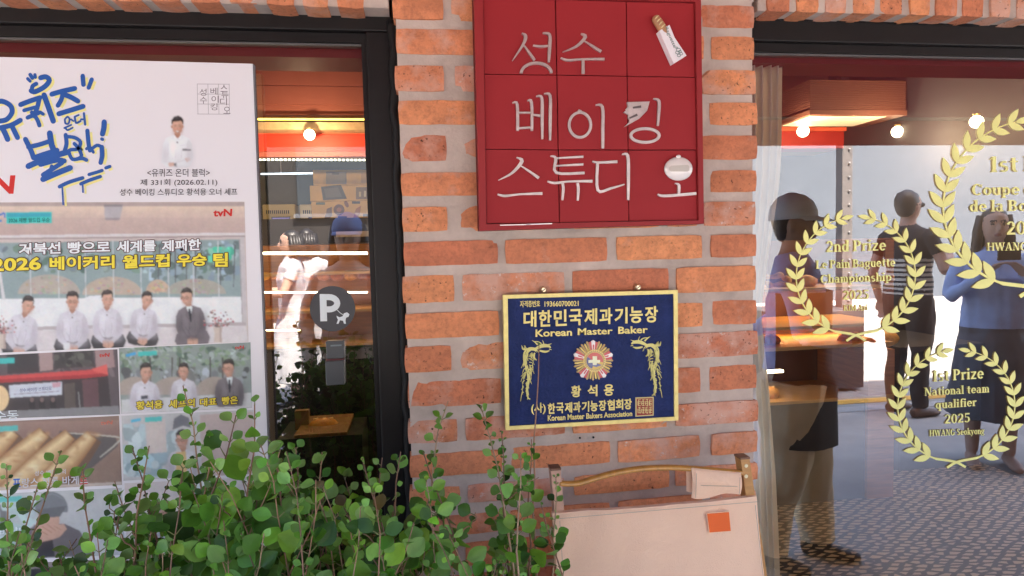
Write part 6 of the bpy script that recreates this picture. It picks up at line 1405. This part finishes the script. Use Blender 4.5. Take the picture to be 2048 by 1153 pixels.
q = MB(); stroke(q, [(1400,1015),(1444,1012),(1448,1050),(1405,1053)], 1.6, YC, .0335, closed=True); q.build('patch_edge', mat('pale_orange', C(250, 190, 150), .7), can)
q = MB(); flat(q, [(1401,1016),(1443.5,1013),(1447,1049.5),(1405.5,1052.5)], YC, .034, thick=.0012); q.build('orange_patch', mat('orange_patch', C(232, 92, 34), .75, bump=.3, bscale=500), can)
q = MB(); a = P(1118, 1330, YC); b = P(1530, 1300, YC); tube(q, [a, b], .010, 10); q.build('stretcher', OAK, ch)

# ------------------------------------------------------------------ planter and shrubs
q = MB(); px0, px1 = -1.35, .34
for (a, b) in (((px0, -.60, 0), (px1, -.57, .36)), ((px0, -.20, 0), (px1, -.17, .36)), ((px0, -.5695, 0), (px0+.03, -.2005, .36)), ((px1-.03, -.5695, 0), (px1, -.2005, .36))): box(q, a, b)
pl_ = thing('planter', ((px0+px1)/2, -.38, 0), 'long dark timber planter holding the row of leafy shrubs', 'planter'); q.build('trough', mat('dark_timber', (.06, .04, .03), .7, var=.3, stretch=(1, 1, 9)), pl_)
q = MB(); box(q, (px0+.031, -.569, .05), (px1-.031, -.201, .31)); q.build('soil', mat('soil', (.05, .035, .025), .95, bump=1, bscale=60), pl_)
LEAF = mat('shrub_leaf', attr=True, rough=.42, var=.12, vscale=45, trans=.24, spec=.3, bump=.3, bscale=70)
STEM = mat('shrub_stem', attr=True, rough=.7, var=.2, vscale=60)
RL = random.Random(21)
def leaf(mb, p, dirv, up, ln, wd, col, fold=.18, curl=.12):
    d = dirv.normalized(); s = d.cross(up); s = s.normalized() if s.length > 1e-4 else Vector((1, 0, 0)); n_ = s.cross(d)
    prof = [(0, .05), (.14, .52), (.34, .94), (.55, 1.0), (.76, .76), (.92, .36), (1, .02)]
    vs = []
    for t, w in prof:
        c = p+d*(ln*t)-n_*(ln*curl*t*t); h = wd/2*w
        vs += [c-s*h+n_*(h*fold*2), c-s*(h*.5)+n_*(h*fold*.7), c, c+s*(h*.5)+n_*(h*fold*.7), c+s*h+n_*(h*fold*2)]
    o = len(mb.v); mb.v += vs
    for j in range(len(prof)-1):
        for k in range(4):
            mb.f.append([o+j*5+k, o+(j+1)*5+k, o+(j+1)*5+k+1, o+j*5+k+1]); mb.m.append(0); g = 1.0 if k in (0, 3) else .93; mb.c.append(tuple(x*g for x in col))
GREENS = [(.095,.240,.022),(.140,.320,.030),(.062,.170,.018),(.190,.380,.040),(.034,.095,.014),(.095,.24,.030)]
def twig(fm, sm, base, tip, r0, lsz0, dens, young=.0, side=.0, bare=.0, bend=.06):
    """one stem from base to tip with paired leaves; leaves get smaller toward the tip"""
    lsz = lsz0*1.13
    d = tip-base; L0 = d.length; off = Vector((RL.uniform(-1, 1), RL.uniform(-1, 1), 0))*bend*L0; n_ = 14
    pts = [base+d*(i/n_)+off*sin(pi*i/n_)+Vector((pnoise(Vector((i*.5, base.x*9, 1))), pnoise(Vector((i*.5, base.x*9, 5))), 0))*.010 for i in range(n_+1)]
    sc = RL.choice([(.24,.12,.07),(.30,.17,.10),(.17,.09,.055),(.34,.22,.13)])
    tube(sm, pts, [max(.0008, r0*(1-.78*i/n_)) for i in range(n_+1)], 6, col=sc)
    s = bare*L0; ang = RL.uniform(0, 6.28)
    while s < L0:
        t = s/L0; i = min(n_-1, int(t*n_)); p = pts[i].lerp(pts[i+1], t*n_-i); tan_ = (pts[i+1]-pts[i]).normalized()
        ang += 1.6+RL.uniform(-.5, .5); k = (1-.62*max(0, (t-.62)/.38)); z = lsz*k*RL.choice([.42, .55, .7, .85, 1, 1.15, 1.4])
        for e in (0, pi):
            if RL.random() < .13: continue
            a = ang+e; out = Vector((cos(a), sin(a)*.9, RL.uniform(.05, .75)+.6*max(0, t-.8)*3)); out = (out+tan_*.25).normalized()
            pe = p+out*z*RL.uniform(.2, .5)
            tube(sm, [p, pe], [.0010, .0007], 4, col=(.16,.17,.06), cap=False)
            up = Vector((RL.uniform(-.6, .6), RL.uniform(-1.4, -.15), RL.uniform(.1, .85)))
            c = RL.choice(GREENS); 
            if RL.random() < young*(.4+t): c = (.17,.33,.07)
            if RL.random() < .004: c = (.09,.07,.02)
            kk_ = RL.uniform(.6, 1.3); c = tuple(x*kk_*RL.uniform(.9, 1.1) for x in c)
            leaf(fm, pe, out+Vector((0, 0, RL.uniform(-.3, .15))), up, z, z*RL.uniform(.72, .98), c, fold=RL.uniform(.02, .22), curl=RL.uniform(-.05, .28))
        s += lsz*dens*RL.uniform(.75, 1.25)*(1-.5*t)
    return pts
def shrub(cx, lab, tips, fill, yb=-.38):
    """tips: (px,py,depth,leaf size,density factor,bare fraction) of the main stems as seen in the photo"""
    base = Vector((cx, yb, .30)); t = thing('leafy_shrub', base, lab, 'shrub', 'leafy shrubs in the planter'); fm, sm = MB(), MB()
    for (px, py, dep, ls, dn, br) in tips:
        tip = P(px, py, dep); b = Vector((tip.x+RL.uniform(-.12, .12), dep*.6+yb*.4+RL.uniform(-.03, .03), .30)); b.x = b.x*.8+cx*.2
        b.y = max(-.55, min(-.215, b.y))
        pts = twig(fm, sm, b, tip, .0042, ls, dn, .35, bare=br, bend=.09)
        for k in range(RL.randint(2, 4)):      # short side twigs
            i = RL.randint(5, 11); q0 = pts[i]; a = RL.uniform(0, 6.28); ln = RL.uniform(.05, .13)
            if br > .5: continue
            twig(fm, sm, q0, q0+Vector((cos(a)*ln*.8, sin(a)*ln*.6, ln*RL.uniform(.5, 1.1))), .0016, ls*.8, dn, .3, bend=.1)
    for (px0_, px1_, py0, py1, n_, ls) in [(a_, b_, c_, d_, int(n0_*1.15), l_) for a_, b_, c_, d_, n0_, l_ in fill]:     # the dense lower growth
        for _ in range(n_):
            dep = RL.uniform(-.55, -.22); px = RL.uniform(px0_, px1_); py = RL.uniform(py0, py1); tip = P(px, py, dep)
            b = Vector((tip.x*.85+cx*.15+RL.uniform(-.17, .17), max(-.55, min(-.215, dep)), .30))
            twig(fm, sm, b, tip, .0030, ls*RL.uniform(.75, 1.1), RL.uniform(.85, 1.25), .3, bare=.28, bend=.14)
    fm.build('foliage', LEAF, t, smooth=True); sm.build('stems', STEM, t, smooth=True)
S_, M_, B_ = .030, .038, .046
shrub(P(40, 900, -.4).x, 'sparse small-leaved shrub at the far left below the baguette picture', [(8,930,-.42,.026,1.1,.55),(70,975,-.40,.024,1.1,.45),(40,1062,-.45,.026,1.1,.4)], [(-90,60,1060,1180,8,M_)])
shrub(P(190, 900, -.4).x, 'shrub with round dark leaves in front of the grey-capped man picture', [(130,900,-.36,.032,.95,.45),(165,935,-.42,.026,1.0,.4),(230,962,-.32,.028,1.0,.4)], [(110,270,1010,1160,11,B_),(60,230,1070,1180,6,M_)])
shrub(P(350, 900, -.4).x, 'tall thin-topped shrub rising over the poster beside the three-men picture', [(366,772,-.40,.030,1.0,.30),(262,895,-.34,.026,1.0,.3),(300,892,-.40,.030,1.0,.3),(420,870,-.44,.034,.95,.3)], [(250,430,930,1130,14,B_),(290,440,920,1060,7,.030)])
shrub(P(500, 900, -.4).x, 'bushy shrub with large fresh leaves over the right edge of the poster', [(510,812,-.48,.050,.85,.35),(470,830,-.46,.048,.85,.35),(540,880,-.40,.036,.95,.3)], [(420,580,900,1140,19,.050),(450,600,880,1010,7,.034)])
shrub(P(660, 900, -.4).x, 'broad shrub with heart-shaped leaves before the dark window pane', [(590,895,-.42,.034,.9,.3),(640,905,-.36,.036,.9,.3),(725,915,-.40,.034,.9,.35)], [(570,770,950,1140,21,.044)])
shrub(P(800, 900, -.4).x, 'shrub with pale young tips in front of the black window jamb', [(805,905,-.40,.040,.9,.35),(765,915,-.34,.032,.9,.3),(850,905,-.42,.036,.95,.4)], [(740,880,960,1140,15,.040)])
shrub(P(930, 900, -.4).x, 'airy shrub with small round leaves against the brick left of the plaque', [(897,803,-.32,.032,1.0,.32),(965,812,-.30,.029,1.0,.36),(1003,862,-.34,.028,1.05,.4),(1040,905,-.40,.034,1.0,.4)], [(870,1010,1010,1160,7,.032)])
shrub(P(1060, 900, -.4).x, 'thin shrub with one long bare twig crossing the plaque', [(1078,688,-.16,.03,1.0,.995),(1062,880,-.30,.028,1.1,.5),(1112,955,-.26,.030,1.1,.75),(1085,1010,-.34,.028,1.1,.4)], [(1010,1060,1060,1170,5,.028)])
